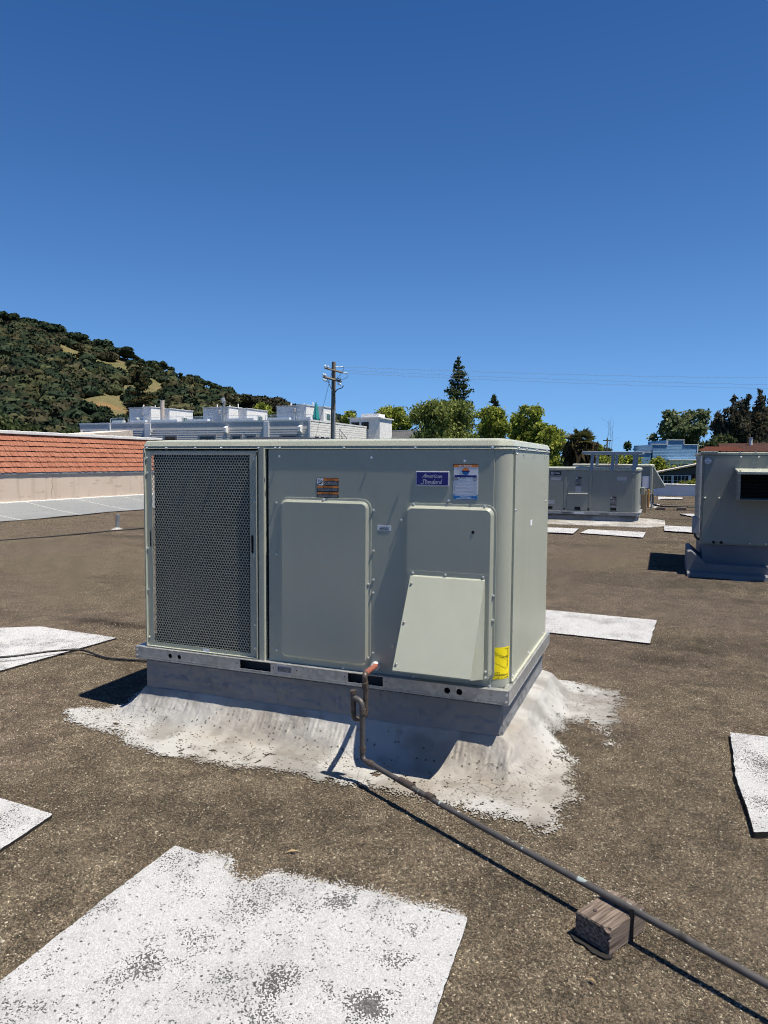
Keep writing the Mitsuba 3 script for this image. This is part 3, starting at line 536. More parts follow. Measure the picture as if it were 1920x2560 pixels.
keep &= ~((f2n > 0.70) & (fbn > 0.02) & (sd < 0.16) & (cdist(AX, AY) > 0.15))
keep &= ~((AX > CX0 + 0.01) & (AX < CX1 - 0.01) & (AY > CY0 + 0.01) & (AY < CY1 - 0.01))
keep &= ~((AY > 1.3) | ((AY > 0.7) & (AX < -0.2) & (AX > -1.6)))
cb = thing('roof_curb', 'white coated curb with spread coating on the gravel, under the nearest air conditioner', 'roof curb')
part(cb, 'wall', bbox(CX0, CX1, CY0, CY1, -0.04, ZB - 0.0045, 0.012), 'shaded_coating')
part(cb, 'seal_strip', bbox(CX0 - 0.003, CX1 + 0.003, CY0 - 0.003, CY1 + 0.003, ZB - 0.014, ZB - 0.0025, 0.002), 'black_rubber')
part(cb, 'apron', grid_mesh(ax, ay, apron_z, keep), 'curb_coating', smooth=True, label='cracked white roof coating feathered out over the gravel')

# ------------------------------------------------------------------ condensate pipe
pp = thing('condensate_pipe', 'tarnished copper drain pipe with trap, running from the nearest unit over the gravel', 'pipe')
out0 = np.array([-0.569, YF - 0.004, 0.358]); E1 = np.array([-0.487, -0.29, 0.418])
part(pp, 'collar', cat(cyl(out0, out0 + (0, -0.010, 0.001), 0.019, 16), cyl(out0 + (0, -0.010, 0.001), out0 + (0.002, -0.03, 0.004), 0.014, 14)), 'plastic_white', smooth=40)
dv = (E1 - out0); part(pp, 'outlet', tube([out0 + dv * 0.02, out0 + dv * 0.93], 0.0112, 12), 'red_copper', smooth=40, label='reddish bare copper outlet')
part(pp, 'drop', tube(bend([out0 + dv * 0.90, E1, (-0.487, -0.277, 0.36), (-0.489, -0.275, 0.246), (-0.532, -0.290, 0.238), (-0.532, -0.291, 0.30)], 0.022, 6), 0.0102, 12), 'tarnished_copper', smooth=40)
part(pp, 'vent_stub', tube([(-0.532, -0.291, 0.29), (-0.532, -0.292, 0.353)], 0.0108, 12), 'tarnished_copper', smooth=40)
part(pp, 'riser', tube(bend([(-0.532, -0.292, 0.326), (-0.489, -0.306, 0.319), (-0.487, -0.306, 0.10)], 0.022, 6), 0.0105, 12), 'weathered_pipe', smooth=40)
A0, A1 = np.array([-0.486, -0.306, 0.098]), np.array([0.452, -0.836, 0.0815]); A2 = A1 + (A1 - A0) * 0.62
part(pp, 'run', tube(bend([(-0.487, -0.306, 0.15), A0, A0 * 0.55 + A1 * 0.45 - (0, 0, 0.006), A1, A2], 0.02, 6), 0.0094, 14), 'weathered_pipe', smooth=40)
for q0, q1 in (((-0.487, -0.306, 0.272), (-0.487, -0.306, 0.292)), ((-0.487, -0.306, 0.125), (-0.487, -0.306, 0.145)), (A0 + (A1 - A0) * 0.035, A0 + (A1 - A0) * 0.06), (A0 + (A1 - A0) * 0.20, A0 + (A1 - A0) * 0.265), (A0 + (A1 - A0) * 0.33, A0 + (A1 - A0) * 0.36), (E1 - (0, -0.004, 0.03), E1 - (0, -0.009, 0.055)), ((-0.532, -0.292, 0.340), (-0.532, -0.292, 0.352))):
    part(pp, 'coupling', tube([q0, q1], 0.0125, 12), 'tarnished_copper', smooth=40)
ud = (A1 - A0) / np.linalg.norm(A1 - A0); sb = A1 + ud * 0.048
part(pp, 'strap', cat(box(sb[0] - 0.006, sb[0] + 0.006, sb[1] - 0.0135, sb[1] - 0.0115, 0.004, 0.088)), 'black_rubber', label='black strap down the side of the block')

# wooden block
BA = np.array([0.360, -0.900]); e1 = BX * 0.155; e2 = np.array([BX[1], -BX[0]]) * 0.100
kb = thing('support_block', 'weathered split wooden block under the drain pipe, on the gravel', 'wood block')
import itertools
bm = m3.Manifold.hull_points([(*(BA + e1 * a + e2 * b), z) for a in (0.015, 0.985) for b in (0.02, 0.98) for z in (0.0, 0.068)] + [(*(BA + e1 * a + e2 * b), z) for a in (0, 1) for b in (0, 1) for z in (0.004, 0.064)])
for a, b, r_, zz_ in ((0.0, 0.93, 0.011, 0.068), (0.0, 1.0, 0.009, 0.045)):
    bm = bm - m3.Manifold.sphere(r_, 12).scale((1, 1, 0.8)).translate((*(BA + e1 * a + e2 * b), zz_))
for b, l in ((0.66, 0.30), (0.86, 0.45)):
    c0 = BA + e2 * b - e1 * 0.05; c1 = c0 + e1 * l
    bm = bm - m3.Manifold.hull_points([(*(c0 + e2 * 0.010), 0.075), (*(c0 - e2 * 0.010), 0.075), (*c0, 0.036), (*c1, 0.075), (*c1, 0.066)])
bmm = bm.to_mesh(); part(kb, 'timber', (bmm.vert_properties[:, :3], bmm.tri_verts), 'weathered_wood')
for a, b in ((0.25, 0.30), (0.72, 0.88)):
    q = BA + e1 * a + e2 * b; part(kb, 'nail', cyl((*q, 0.066), (*q, 0.0705), 0.005, 10), 'tarnished_copper')
fl = BA + np.array([-0.008, -0.012])
single('felt_scrap', 'torn scrap of dark roofing felt under the wooden block', 'felt', ext(Polygon([tuple(fl + e1 * a + e2 * b) for a, b in ((.02, -.05), (-.05, .15), (-.02, .4), (-.07, .7), (-.03, 1.02), (.05, 1.10), (.14, 1.06), (.3, .9), (.3, .2), (.16, -.05))]), 0.006), 'felt')

# ------------------------------------------------------------------ white granulated walkway pads
def pad(label, pts, th=0.010, rag=0.005, worn=(), seed=0, group='white walkway pads on the gravel roof'):
    pl = Polygon(pts); L = pl.exterior.length; step = 0.012 if L < 6 else 0.03
    r_ = np.random.default_rng(seed); q = [pl.exterior.interpolate(t) for t in np.arange(0, L, step)]
    q = np.array([(a.x, a.y) for a in q]); nb = meshkit.fbm(np.c_[q * 12, np.full(len(q), seed * 3.1)], 3) - 0.5
    c = np.array(pl.centroid.coords[0]); d = c - q; d /= np.linalg.norm(d, axis=1, keepdims=True)
    w = np.full(len(q), rag)
    for (wx, wy, wr, wa) in worn: w += wa * np.exp(-((q[:, 0] - wx) ** 2 + (q[:, 1] - wy) ** 2) / wr ** 2)
    q = q + d * (w * (nb * 3.0 + 0.6 * (r_.random(len(q)) - 0.5)))[:, None]
    pl = Polygon(q).buffer(0)
    if pl.geom_type != 'Polygon': pl = max(pl.geoms, key=lambda g: g.area)
    m = ext(pl, th + 0.02); z = float(roofz(*pl.centroid.coords[0])); m.apply_translation((0, 0, z - 0.02))
    k = num('walkway_pad'); labels[k] = {'label': label, 'category': 'walkway pad', 'group': group}
    n = m.face_normals[:, 2] > 0.7
    top, rest = m.submesh([np.where(n)[0]], append=True), m.submesh([np.where(~n)[0]], append=True)
    part(k, 'surface', top, 'white_granules'); part(k, 'edge', rest, 'felt')
pad('big white speckled pad in the foreground with a ragged worn far edge', [(-0.858, -0.935), (-0.74, -0.945), (-0.655, -0.945), (-0.648, -0.985), (-0.60, -1.02), (-0.53, -1.025), (-0.495, -0.955), (-0.43, -0.955), (-0.31, -0.95), (-0.2, -0.935), (-0.1, -0.945), (0.085, -0.94), (0.11, -1.34), (0.13, -1.75), (-0.83, -1.67), (-0.86, -1.58), (-0.865, -1.2)], 0.006, 0.004, [(-0.55, -1.0, 0.12, 0.02), (-0.35, -0.95, 0.12, 0.012), (-0.15, -0.94, 0.1, 0.012)], 1)
pad('white pad cut by the left frame edge, below the far left one', [(-2.4, -0.92), (-1.62, -0.915), (-1.36, -0.93), (-1.34, -1.17), (-2.4, -1.6)], 0.012, 0.0045, [], 2)
pad('white pad at the left beneath a black cable', [(-4.3, 0.70), (-3.62, 1.13), (-2.88, 1.08), (-2.95, 0.22), (-3.9, 0.1), (-4.4, 0.2)], 0.012, 0.0045, [], 3)
pad('white pad with curled dark edge at the right frame edge', [(0.845, 0.75), (1.02, 0.755), (1.75, 0.77), (1.75, -0.16), (0.90, -0.16), (0.845, -0.185), (0.84, 0.0), (0.828, 0.26)], 0.022, 0.004, [], 4)
pad('white pad just behind the right side of the nearest air conditioner', [(-0.9, 3.22), (-0.33, 3.19), (0.52, 3.13), (0.48, 2.35), (-0.21, 2.40), (-0.9, 2.44)], 0.010, 0.006, [], 5)
pad('short white pad before the left part of the grey unit with the top frame', [(-2.6, 10.75), (-1.12, 10.70), (-0.88, 10.70), (-0.87, 9.72), (-1.37, 9.75), (-2.6, 9.8)], 0.02, 0.003, [], 6)
pad('long white pad before the right part of the grey unit with the top frame', [(-0.78, 9.97), (-0.72, 10.75), (0.27, 10.6), (0.25, 9.62)], 0.02, 0.003, [], 7)
pad('small white pad at the right corner of the framed grey unit', [(0.16, 13.19), (0.40, 13.23), (0.42, 12.25), (0.20, 12.31)], 0.02, 0.003, [], 8)
pad('white pad left of the right hand unit, behind its shadow', [(0.57, 12.0), (1.4, 11.8), (1.4, 10.6), (0.57, 10.85)], 0.03, 0.003, [], 9)
pad('narrow white pad farthest back, before the far parapet', [(0.36, 25.1), (1.17, 24.8), (1.14, 23.6), (0.55, 23.5), (0.38, 22.9)], 0.02, 0.003, [], 10)
pad('pointed white board sticking out behind the right hand unit', [(0.91, 15.69), (1.6, 16.0), (1.6, 14.8), (1.18, 14.81)], 0.03, 0.002, [], 11)

# loose stones (too many to count)
def pebbles(n, xy, zf, r0, r1, seed):
    r_ = np.random.default_rng(seed); p = xy(r_, n); z = zf(p[:, 0], p[:, 1])
    o = np.array([(1, 0, 0), (-1, 0, 0), (0, 1, 0), (0, -1, 0), (0, 0, 1), (0, 0, -1)], float)
    f = np.array([(0, 2, 4), (2, 1, 4), (1, 3, 4), (3, 0, 4), (2, 0, 5), (1, 2, 5), (3, 1, 5), (0, 3, 5)])
    s_ = r_.uniform(r0, r1, (len(p), 1, 1)) * r_.uniform(0.7, 1.3, (len(p), 6, 1)); a = r_.uniform(0, 6.28, len(p))
    R = np.zeros((len(p), 3, 3)); R[:, 0, 0] = np.cos(a); R[:, 0, 1] = -np.sin(a); R[:, 1, 0] = np.sin(a); R[:, 1, 1] = np.cos(a); R[:, 2, 2] = 0.8
    v = np.einsum('nij,nkj->nki', R, o[None] * s_) + np.c_[p, z + r0 * 0.4][:, None]
    c = r_.choice(4, len(p), p=[0.44, 0.30, 0.20, 0.06]); col = np.array([(0.16, 0.12, 0.085), (0.10, 0.08, 0.06), (0.22, 0.18, 0.135), (0.42, 0.38, 0.31)])[c]
    return trimesh.Trimesh(v.reshape(-1, 3), (f[None] + 6 * np.arange(len(p))[:, None, None]).reshape(-1, 3), process=False), np.repeat(col, 6, 0)
def near_xy(r_, n):
    d = r_.random(n) ** 0.75 * 4.2 + 1.1; t = r_.uniform(-0.62, 0.62, n)
    q = CAM[:2] + d[:, None] * HF + (t * d)[:, None] * HR; o = ~((q[:, 0] > CX0 - 0.16) & (q[:, 0] < CX1 + 0.2) & (q[:, 1] > CY0 - 0.16) & (q[:, 1] < CY1 + 0.2))
    return q[o]
pm, pc = pebbles(52000, near_xy, roofz, 0.0022, 0.0042, 3)
k = num('loose_gravel'); scene[k] = mikit.ply(pm, 'far_leaf', color=pc); labels[k] = {'label': 'loose tan and grey roofing gravel scattered over the roof', 'category': 'gravel', 'kind': 'stuff'}
ed = np.array([(-0.75, -0.945), (-0.655, -0.945), (-0.648, -0.985), (-0.60, -1.02), (-0.53, -1.025), (-0.495, -0.955), (-0.43, -0.955), (-0.31, -0.95), (-0.2, -0.935), (-0.1, -0.945), (0.06, -0.94)])
def ed_xy(r_, n):
    L_ = np.r_[0, np.cumsum(np.linalg.norm(np.diff(ed, axis=0), axis=1))]; t = r_.random(n) * L_[-1]
    return np.c_[np.interp(t, L_, ed[:, 0]), np.interp(t, L_, ed[:, 1])] + np.c_[r_.normal(0, 0.010, n), np.abs(r_.normal(0, 0.020, n)) - 0.006]
pm, pc = pebbles(2600, ed_xy, lambda x, y: roofz(x, y) + 0.001, 0.0016, 0.0030, 5)
k = num('walkway_pad__shed_granules'); scene[k] = mikit.ply(pm, 'far_leaf', color=np.full((len(pc), 3), 0.47)); labels[k] = {'kind': 'stuff'}
pm, pc = pebbles(1500, near_xy, roofz, 0.004, 0.0068, 6)
k = num('loose_gravel'); scene[k] = mikit.ply(pm, 'far_leaf', color=pc * 0.9); labels[k] = {'label': 'coarser loose stones scattered on the roof gravel', 'category': 'gravel', 'kind': 'stuff'}
def apr_xy(r_, n):
    q = np.c_[r_.uniform(-2.1, 0.38, n), r_.uniform(-0.42, 1.35, n)]; d = cdist(q[:, 0], q[:, 1]); w = shapely.contains(AP, shapely.points(q)) & (d > 0.13)
    return q[w & (meshkit.fbm(np.c_[q * 6, 0 * q[:, :1]], 3) > 0.48)]
pm, pc = pebbles(2600, apr_xy, lambda x, y: apron_z(x, y), 0.0018, 0.0040, 4)
k = num('loose_gravel'); scene[k] = mikit.ply(pm, 'far_leaf', color=pc * 0.45); labels[k] = {'label': 'dark loose grit lying on the white curb coating', 'category': 'gravel', 'kind': 'stuff'}

# cables, vent pipe, debris
def ground_cable(pts, r, lift=0.004):
    p = np.array(pts, float); t = np.linspace(0, len(p) - 1, 60); q = np.c_[np.interp(t, range(len(p)), p[:, 0]), np.interp(t, range(len(p)), p[:, 1])]
    for _ in range(6): q[1:-1] = (q[:-2] + 2 * q[1:-1] + q[2:]) / 4
    z = roofz(q[:, 0], q[:, 1]) + r + lift + (np.interp(t, range(len(p)), p[:, 2]) if p.shape[1] > 2 else 0)
    return tube(np.c_[q, z], r, 8)
single('cable', 'black cable crossing the white pad to the nearest unit', 'cable', ground_cable([(-4.2, 0.05, .012), (-3.5, 0.2, .012), (-3.08, 0.33, .03), (-2.95, 0.55, .03), (-2.86, 0.73, .015), (-2.7, 0.70, 0), (-2.59, 0.66, 0), (-2.35, 0.70, 0), (-1.9, 0.8, 0), (-1.72, 0.82, 0.01)], 0.0065), 'black_rubber', smooth=True)
single('cable', 'thin black cable lying across the far left gravel', 'cable', ground_cable([(-9.6, 3.2), (-8.73, 5.17), (-8.45, 5.7), (-8.32, 6.11), (-8.2, 6.9), (-8.0, 7.49), (-7.6, 8.9)], 0.010), 'black_rubber', smooth=True)
vp = thing('vent_pipe', 'short grey vent pipe standing on the far left gravel', 'pipe')
part(vp, 'pipe', tube([(-8.32, 7.2, 0), (-8.30, 7.2, 0.265)], 0.035, 14), 'galvanised', smooth=40)
part(vp, 'flashing', tube([(-8.32, 7.2, 0.0), (-8.32, 7.2, 0.03), (-8.32, 7.2, 0.04)], [0.11, 0.06, 0.04], 14), 'curb_coating', smooth=40)
def leafbit(x, y, w, h, a):
    c, s_ = math.cos(a), math.sin(a); v = [(-w, 0, 0), (0, h, 0.006), (w, 0, 0.001), (0, -h, 0.007), (0, 0, 0.002)]
    return trimesh.Trimesh([(x + c * p - s_ * q, y + s_ * p + c * q, float(roofz(x, y)) + 0.006 + r) for p, q, r in v], [(0, 1, 4), (1, 2, 4), (2, 3, 4), (3, 0, 4)], process=False)
single('dry_leaf', 'single dry tan leaf on the gravel before the curb', 'leaf', leafbit(-0.50, -0.83, 0.022, 0.007, 0.5), 'tan_board')
single('dry_leaf', 'pale dry leaf on the gravel left of the wooden block', 'leaf', leafbit(0.415, -1.06, 0.012, 0.005, -0.2), 'tan_board')
single('bark_scrap', 'dark curled scrap lying on the white coating at the left end of the curb', 'debris', cat(leafbit(-1.75, -0.085, 0.03, 0.012, 0.3), leafbit(-1.71, -0.08, 0.02, 0.01, -0.6)), 'bark')

# ------------------------------------------------------------------ the other units on the roof
V = thing('rooftop_unit', 'grey air conditioner with an open metal frame on legs over its top', 'air conditioner')
vy = 12.30; vx0, vx1, vz0, vz1 = -2.6, 0.085, 0.235, 1.075
part(V, 'cabinet', hloft(vx0, vx1, vy, 13.55, [0.01, 0.09, 0.09, 0.01], [(vz0, 0), (vz1, 0)], n=8), 'aged_paint', smooth=30)
part(V, 'top_cap', hloft(vx0, vx1, vy, 13.55, [0.01, 0.09, 0.09, 0.01], [(vz1 - 0.006, 0.006), (vz1, 0.02), (vz1 + 0.035, 0.02), (vz1 + 0.055, 0.0), (vz1 + 0.062, -0.05)], n=8), 'unit_paint', smooth=30)
for x in (-1.335, -0.845): part(V, 'post', hloft(x - 0.034, x + 0.034, vy - 0.012, vy + 0.01, 0.006, [(vz0 + 0.012, 0), (vz1 - 0.01, 0)], n=3), 'aged_paint', smooth=30)
for x0, x1, z0, z1 in ((-2.59, -1.372, 0.26, 1.062), (-1.297, -0.882, 0.612, 1.062), (-1.297, -0.882, 0.26, 0.585), (-0.808, -0.025, 0.262, 1.062)):
    part(V, 'panel', vloft(x0, x1, z0, z1, 0.005, [(vy, 0), (vy - 0.006, 0), (vy - 0.009, -0.004)], n=3), 'aged_paint')
part(V, 'handle_bar', bbox(-1.285, -0.895, vy - 0.035, vy - 0.008, 0.588, 0.604, 0.003), 'white_trim', label='pale bar across the middle panel')
tp = part(V, 'name_plate', card(-1.648, -1.425, 0.965, 1.047, vy - 0.009, 0.003), 'black_print', label='black name plate with round white emblem')
part(tp, 'emblem', wallpoly(Point(-1.603, 1.006).buffer(0.028).difference(unary_union([LineString([(-1.62, 1.006), (-1.586, 1.006)]).buffer(0.005), LineString([(-1.603, .99), (-1.603, 1.022)]).buffer(0.005)])), vy - 0.012, 0.001), 'white_print')
part(tp, 'lettering', text('TRANE', 0.026, -1.565, 0.993, vy - 0.012, 0.001, True, width=0.11), 'white_print')
for x0, x1, z0, z1, m_ in ((-1.632, -1.432, 0.86, 0.927, 'grey_print'), (-1.135, -1.022, 0.627, 0.737, 'grey_print'), (-1.70, -1.55, 0.375, 0.455, 'grey_print'), (-0.335, -0.150, 0.872, 0.950, 'grey_print')):
    part(V, 'label_plate', card(x0, x1, z0, z1, vy - 0.009, 0.002), m_)
part(V, 'emblem', wallpoly(Point(-0.19, 0.826).buffer(0.033).difference(Point(-0.19, 0.826).buffer(0.024)).difference(rect(-0.3, 0, 0.7, 0.815)), vy - 0.009, 0.002), 'grey_print')
for x0, x1, z0, z1 in ((-1.133, -1.022, 0.742, 0.935), (-0.447, -0.332, 0.35, 0.552)):
    w = part(V, 'warning_label', card(x0, x1, z0, z1, vy - 0.009, 0.002), 'black_print')
    hz = (z1 - z0) / 4
    part(w, 'bar', cat(card(x0, x0 + 0.035, z1 - 0.04, z1 - 0.004, vy - 0.011, 0.001), *[card(x0, x1, z0 + q * hz, z0 + q * hz + 0.008, vy - 0.011, 0.001) for q in (0, 1, 2, 3)]), 'grey_print')
    part(w, 'small_print', cat(*[dashes(x0 + 0.01, x1 - 0.01, z0 + q * hz + 0.02, 0.012, vy - 0.011, 50 + q) for q in (0, 1, 2)]), 'grey_print')
for x0, x1 in ((-1.70, -1.585), (-1.147, -1.033), (-0.447, -0.332)): part(V, 'grip_hole', card(x0, x1, 0.263 if x0 > -1.2 and x0 < -1 else 0.268, 0.325, vy - 0.0092, 0.002), 'black_hole')
for x, r_ in ((-1.345, 0.016), (-0.868, 0.022)): part(V, 'round_hole', cyl((x, vy - 0.0145, 0.285), (x, vy - 0.008, 0.285), r_, 12), 'black_hole')
part(V, 'cap_screw', cyl((-0.025, vy - 0.02, 1.02), (-0.025, vy, 1.02), 0.012, 8), 'screw_metal')
part(V, 'base_rail', hloft(vx0, vx1, vy, 13.55, [0.01, 0.09, 0.09, 0.01], [(0.175, 0.02), (0.178, 0.03), (0.225, 0.03), (0.232, 0.045), (0.240, 0.045), (0.242, 0.0)], n=8), 'galvanised', smooth=30)
for x0, x1 in ((-1.39, -1.2), (-0.65, -0.47)): part(V, 'fork_slot', box(x0, x1, vy - 0.0315, vy - 0.02, 0.188, 0.208), 'black_hole')
part(V, 'label_plate', box(-1.15, -0.95, vy - 0.0318, vy - 0.02, 0.186, 0.222), 'white_print')
part(V, 'fan_hub', loft([np.c_[-0.45 + r * np.cos(np.linspace(0, 6.283, 25)[:-1]), 12.95 + r * np.sin(np.linspace(0, 6.283, 25)[:-1]), np.full(24, z)] for r, z in ((0.40, 1.137), (0.40, 1.15), (0.25, 1.18), (0.04, 1.19))]), 'black_rubber', smooth=40)
# frame over the fan
fk = part(V, 'top_frame', cat(*[bbox(*b, 0.008) for b in ((-1.02, 0.13, vy - 0.05, vy + 0.06, 1.395, 1.45), (-1.02, 0.13, 13.45, 13.56, 1.395, 1.45), (-1.02, -0.91, vy + 0.06, 13.45, 1.395, 1.45), (0.02, 0.13, vy + 0.06, 13.45, 1.395, 1.45))]), 'sky_tinted_metal', label='open rectangular metal frame over the top')
for y0 in (vy - 0.028, 13.47):
    for x in (-0.835, -0.435, -0.03):
        a = 0.03
        part(V, 'frame_leg', cat(trimesh.Trimesh(np.array([(x + dx_ + (0.02 if z > 1.2 else 0), y, z) for z in (1.055, 1.40) for dx_ in (-a, a) for y in (y0, y0 + 0.03)]), [(0, 1, 3), (0, 3, 2), (4, 6, 7), (4, 7, 5), (0, 4, 5), (0, 5, 1), (2, 3, 7), (2, 7, 6), (0, 2, 6), (0, 6, 4), (1, 5, 7), (1, 7, 3)], process=False)), 'sky_tinted_metal')
part(V, 'junction_box', bbox(0.09, 0.17, 12.9, 13.1, 0.58, 0.72, 0.006), 'aged_paint')
def flare_curb(key, x0, x1, y0, y1, h, spread, zc):
    lv = [(-0.03, spread), (0.012, spread), (0.022, spread * 0.8), (0.034, spread * 0.25), (0.055, 0.05), (0.085, 0.0), (h, 0.0)]
    part(key, 'wall', hloft(x0, x1, y0, y1, 0.03, lv, n=6), 'curb_coating', smooth=True)
c2 = thing('roof_curb', 'white flared curb under the grey unit with the top frame', 'roof curb'); flare_curb(c2, vx0 + 0.05, vx1 - 0.05, vy + 0.02, 13.5, 0.174, 0.55, 0.10)

W3 = thing('rooftop_unit', 'grey air conditioner with a big triangular side hood, half hidden behind the framed one', 'air conditioner')
part(W3, 'cabinet', hloft(-1.9, 0.245, 18.5, 20.2, [0.01, 0.06, 0.06, 0.01], [(0.40, 0), (1.125, 0)], n=6), 'aged_paint', smooth=30)
part(W3, 'top_cap', hloft(-1.9, 0.245, 18.5, 20.2, [0.01, 0.06, 0.06, 0.01], [(1.12, 0.01), (1.13, 0.025), (1.17, 0.025), (1.195, 0.0), (1.20, -0.05)], n=6), 'unit_paint', smooth=30)
part(W3, 'corner_post', hloft(0.165, 0.235, 18.48, 18.53, 0.012, [(0.42, 0), (1.12, 0)], n=4), 'unit_paint', smooth=30)
part(W3, 'side_hood', (lambda p: wallpoly(p, 20.05, 1.4))(Polygon([(0.246, 1.10), (0.27, 1.10), (0.575, 0.575), (0.565, 0.555), (0.246, 0.505)])), 'aged_paint', label='triangular hood sticking out to the right')
part(W3, 'panel', card(-0.02, 0.155, 0.535, 0.87, 18.499, 0.01), 'white_print', label='lighter area on the lower front')  # plain lighter rectangle on the cabinet front
part(W3, 'base_rail', bbox(-1.95, 0.27, 18.46, 20.25, 0.34, 0.40, 0.005), 'galvanised')
c3 = thing('roof_curb', 'dark shaded curb beneath the unit with the triangular side hood', 'roof curb'); flare_curb(c3, -1.85, 0.2, 18.55, 20.1, 0.338, 0.25, 0.12)
gp = thing('gas_pipe', 'thin dark gas pipe on low blocks, running right over the far gravel', 'pipe')
part(gp, 'run', tube(bend([(0.27, 18.40, 0.46), (0.27, 18.2, 0.40), (0.28, 18.15, 0.10), (0.5, 17.6, 0.09), (3.2, 18.3, 0.09)], 0.05, 4), 0.022, 8), 'black_rubber', smooth=True)
part(gp, 'foot', tube([(0.26, 18.3, 0.0), (0.26, 18.3, 0.12)], [0.06, 0.035], 10), 'curb_coating')
for x, y in ((0.47, 17.65), (0.98, 17.72)):
    single('support_block', 'dark block under the far gas pipe, ' + ('next to its foot' if x < 0.6 else 'farther right along it'), 'wood block', bbox(x - 0.10, x + 0.13, y - 0.14, y + 0.14, -0.01, 0.072, 0.01), 'weathered_wood')
bd = thing('plank_stand', 'upright tan plank with an orange board behind it, right of the framed grey unit', 'plank')
part(bd, 'plank', bbox(0.02, 0.155, 16.35, 16.42, -0.01, 0.56, 0.008), 'tan_board')
part(bd, 'plank', bbox(0.165, 0.215, 16.5, 16.56, 0.10, 0.57, 0.008), 'orange_board', label='orange edged board')

R4 = thing('rooftop_unit', 'big grey unit with dark hooded opening and round emblem, at the right frame edge', 'air conditioner')
ry = 5.90
part(R4, 'cabinet', hloft(0.925, 3.0, ry, 7.6, 0.006, [(0.335, 0), (1.315, 0)], n=3), 'aged_paint')
part(R4, 'front_panel', bbox(0.945, 2.98, ry - 0.010, ry - 0.0005, 0.345, 1.308, 0.003), 'aged_paint')
part(R4, 'top_rim', bbox(0.905, 3.02, ry - 0.0125, 7.62, 1.316, 1.345, 0.006), 'unit_paint')
part(R4, 'rim_bracket', bbox(0.90, 1.075, ry - 0.032, ry - 0.0127, 1.322, 1.352, 0.004), 'aged_paint')
for x in (0.985, 1.285, 1.435, 1.58, 1.75): part(R4, 'rim_clip', box(x, x + 0.012, ry - 0.018, ry - 0.0127, 1.318, 1.356), 'galvanised')
em = part(R4, 'emblem', tube([(0.978, ry - 0.0105, 1.248), (0.978, ry - 0.020, 1.248), (0.978, ry - 0.024, 1.248)], [0.037, 0.037, 0.031], 24), 'grey_print', smooth=30, label='round grey emblem plate')
part(em, 'mark', cat(wallpoly(Point(0.978, 1.248).buffer(0.028).difference(Point(0.978, 1.248).buffer(0.025)), ry - 0.024, 0.001), wallpoly(LineString([(0.955, 1.25), (0.978, 1.258), (1.001, 1.25)]).buffer(0.003), ry - 0.024, 0.001), card(0.968, 0.988, 1.238, 1.243, ry - 0.024, 0.001)), 'white_print')
# hooded opening
for nm, b in (('hood_side', (1.262, 1.270, ry - 0.44, ry - 0.0105, 0.842, 1.150)), ('hood_side', (1.85, 1.858, ry - 0.44, ry - 0.0105, 0.842, 1.150)), ('hood_floor', (1.270, 1.85, ry - 0.40, ry - 0.0105, 0.842, 0.850))):
    part(R4, nm, box(*b), 'aged_paint')
part(R4, 'hood_top', trimesh.Trimesh([(1.245, ry - 0.0105, 1.168), (1.875, ry - 0.0105, 1.168), (1.875, ry - 0.47, 1.135), (1.245, ry - 0.47, 1.135), (1.245, ry - 0.0105, 1.152), (1.875, ry - 0.0105, 1.152), (1.875, ry - 0.47, 1.112), (1.245, ry - 0.47, 1.112)],
     [(0, 3, 2), (0, 2, 1), (4, 5, 6), (4, 6, 7), (3, 7, 6), (3, 6, 2), (0, 4, 7), (0, 7, 3), (1, 2, 6), (1, 6, 5)], process=False), 'unit_paint', label='pale sloping lid of the dark opening')
part(R4, 'opening', box(1.272, 1.848, ry - 0.012, ry - 0.0108, 0.852, 1.148), 'black_hole', label='dark louvred opening')
for z in np.linspace(0.88, 1.12, 7): part(R4, 'louvre', box(1.272, 1.848, ry - 0.05, ry - 0.0125, z, z + 0.004), 'dark_interior')
R4S = mikit.ply(tube([(0, 0, 0), (0, -0.022, 0), (0, -0.026, 0)], [0.009, 0.009, 0.006], 8), 'white_trim', smooth=40)
for x, z in ((0.962, 0.842), (1.103, 0.842), (1.42, 0.362), (1.575, 0.362), (1.30, 1.29), (1.47, 1.29), (1.60, 0.842)): copyof(R4, 'screw', R4S, T().translate([x, ry - 0.010, z]))
for x, r_ in ((1.065, 0.017), (1.10, 0.006), (1.14, 0.017)): part(R4, 'knockout', cyl((x, ry - 0.0105, 0.358), (x, ry - 0.012, 0.358), r_, 12), 'black_hole')
part(R4, 'conduit', tube([(0.905, ry - 0.02, 1.30), (0.905, ry - 0.02, 0.62)], 0.014, 8), 'galvanised', smooth=40)
part(R4, 'switch_box', bbox(0.845, 0.922, ry - 0.02, ry + 0.14, 0.45, 0.63, 0.005), 'grey_frame', label='grey switch box on the left side')
part(R4, 'flexible_conduit', tube(bend([(0.87, ry + 0.05, 0.45), (0.88, ry + 0.05, 0.40), (0.93, ry + 0.06, 0.37)], 0.03), 0.012, 8), 'black_rubber', smooth=40)
c4 = thing('roof_curb', 'stepped grey curb with shade toned ledges under the unit at the right frame edge', 'roof curb')
part(c4, 'wall', box(0.955, 2.95, 5.93, 7.5, -0.03, 0.333), 'shade_toned_ledge')
part(c4, 'ledge', bbox(0.90, 2.95, 5.72, 5.928, 0.0, 0.128, 0.006), 'shade_toned_ledge')
part(c4, 'foot', prism_x([(5.719, -0.03), (5.719, 0.05), (5.60, 0.046), (5.59, 0.04), (5.585, 0.004), (5.44, 0.004), (5.44, -0.03)], 0.80, 2.95), 'shade_toned_ledge')
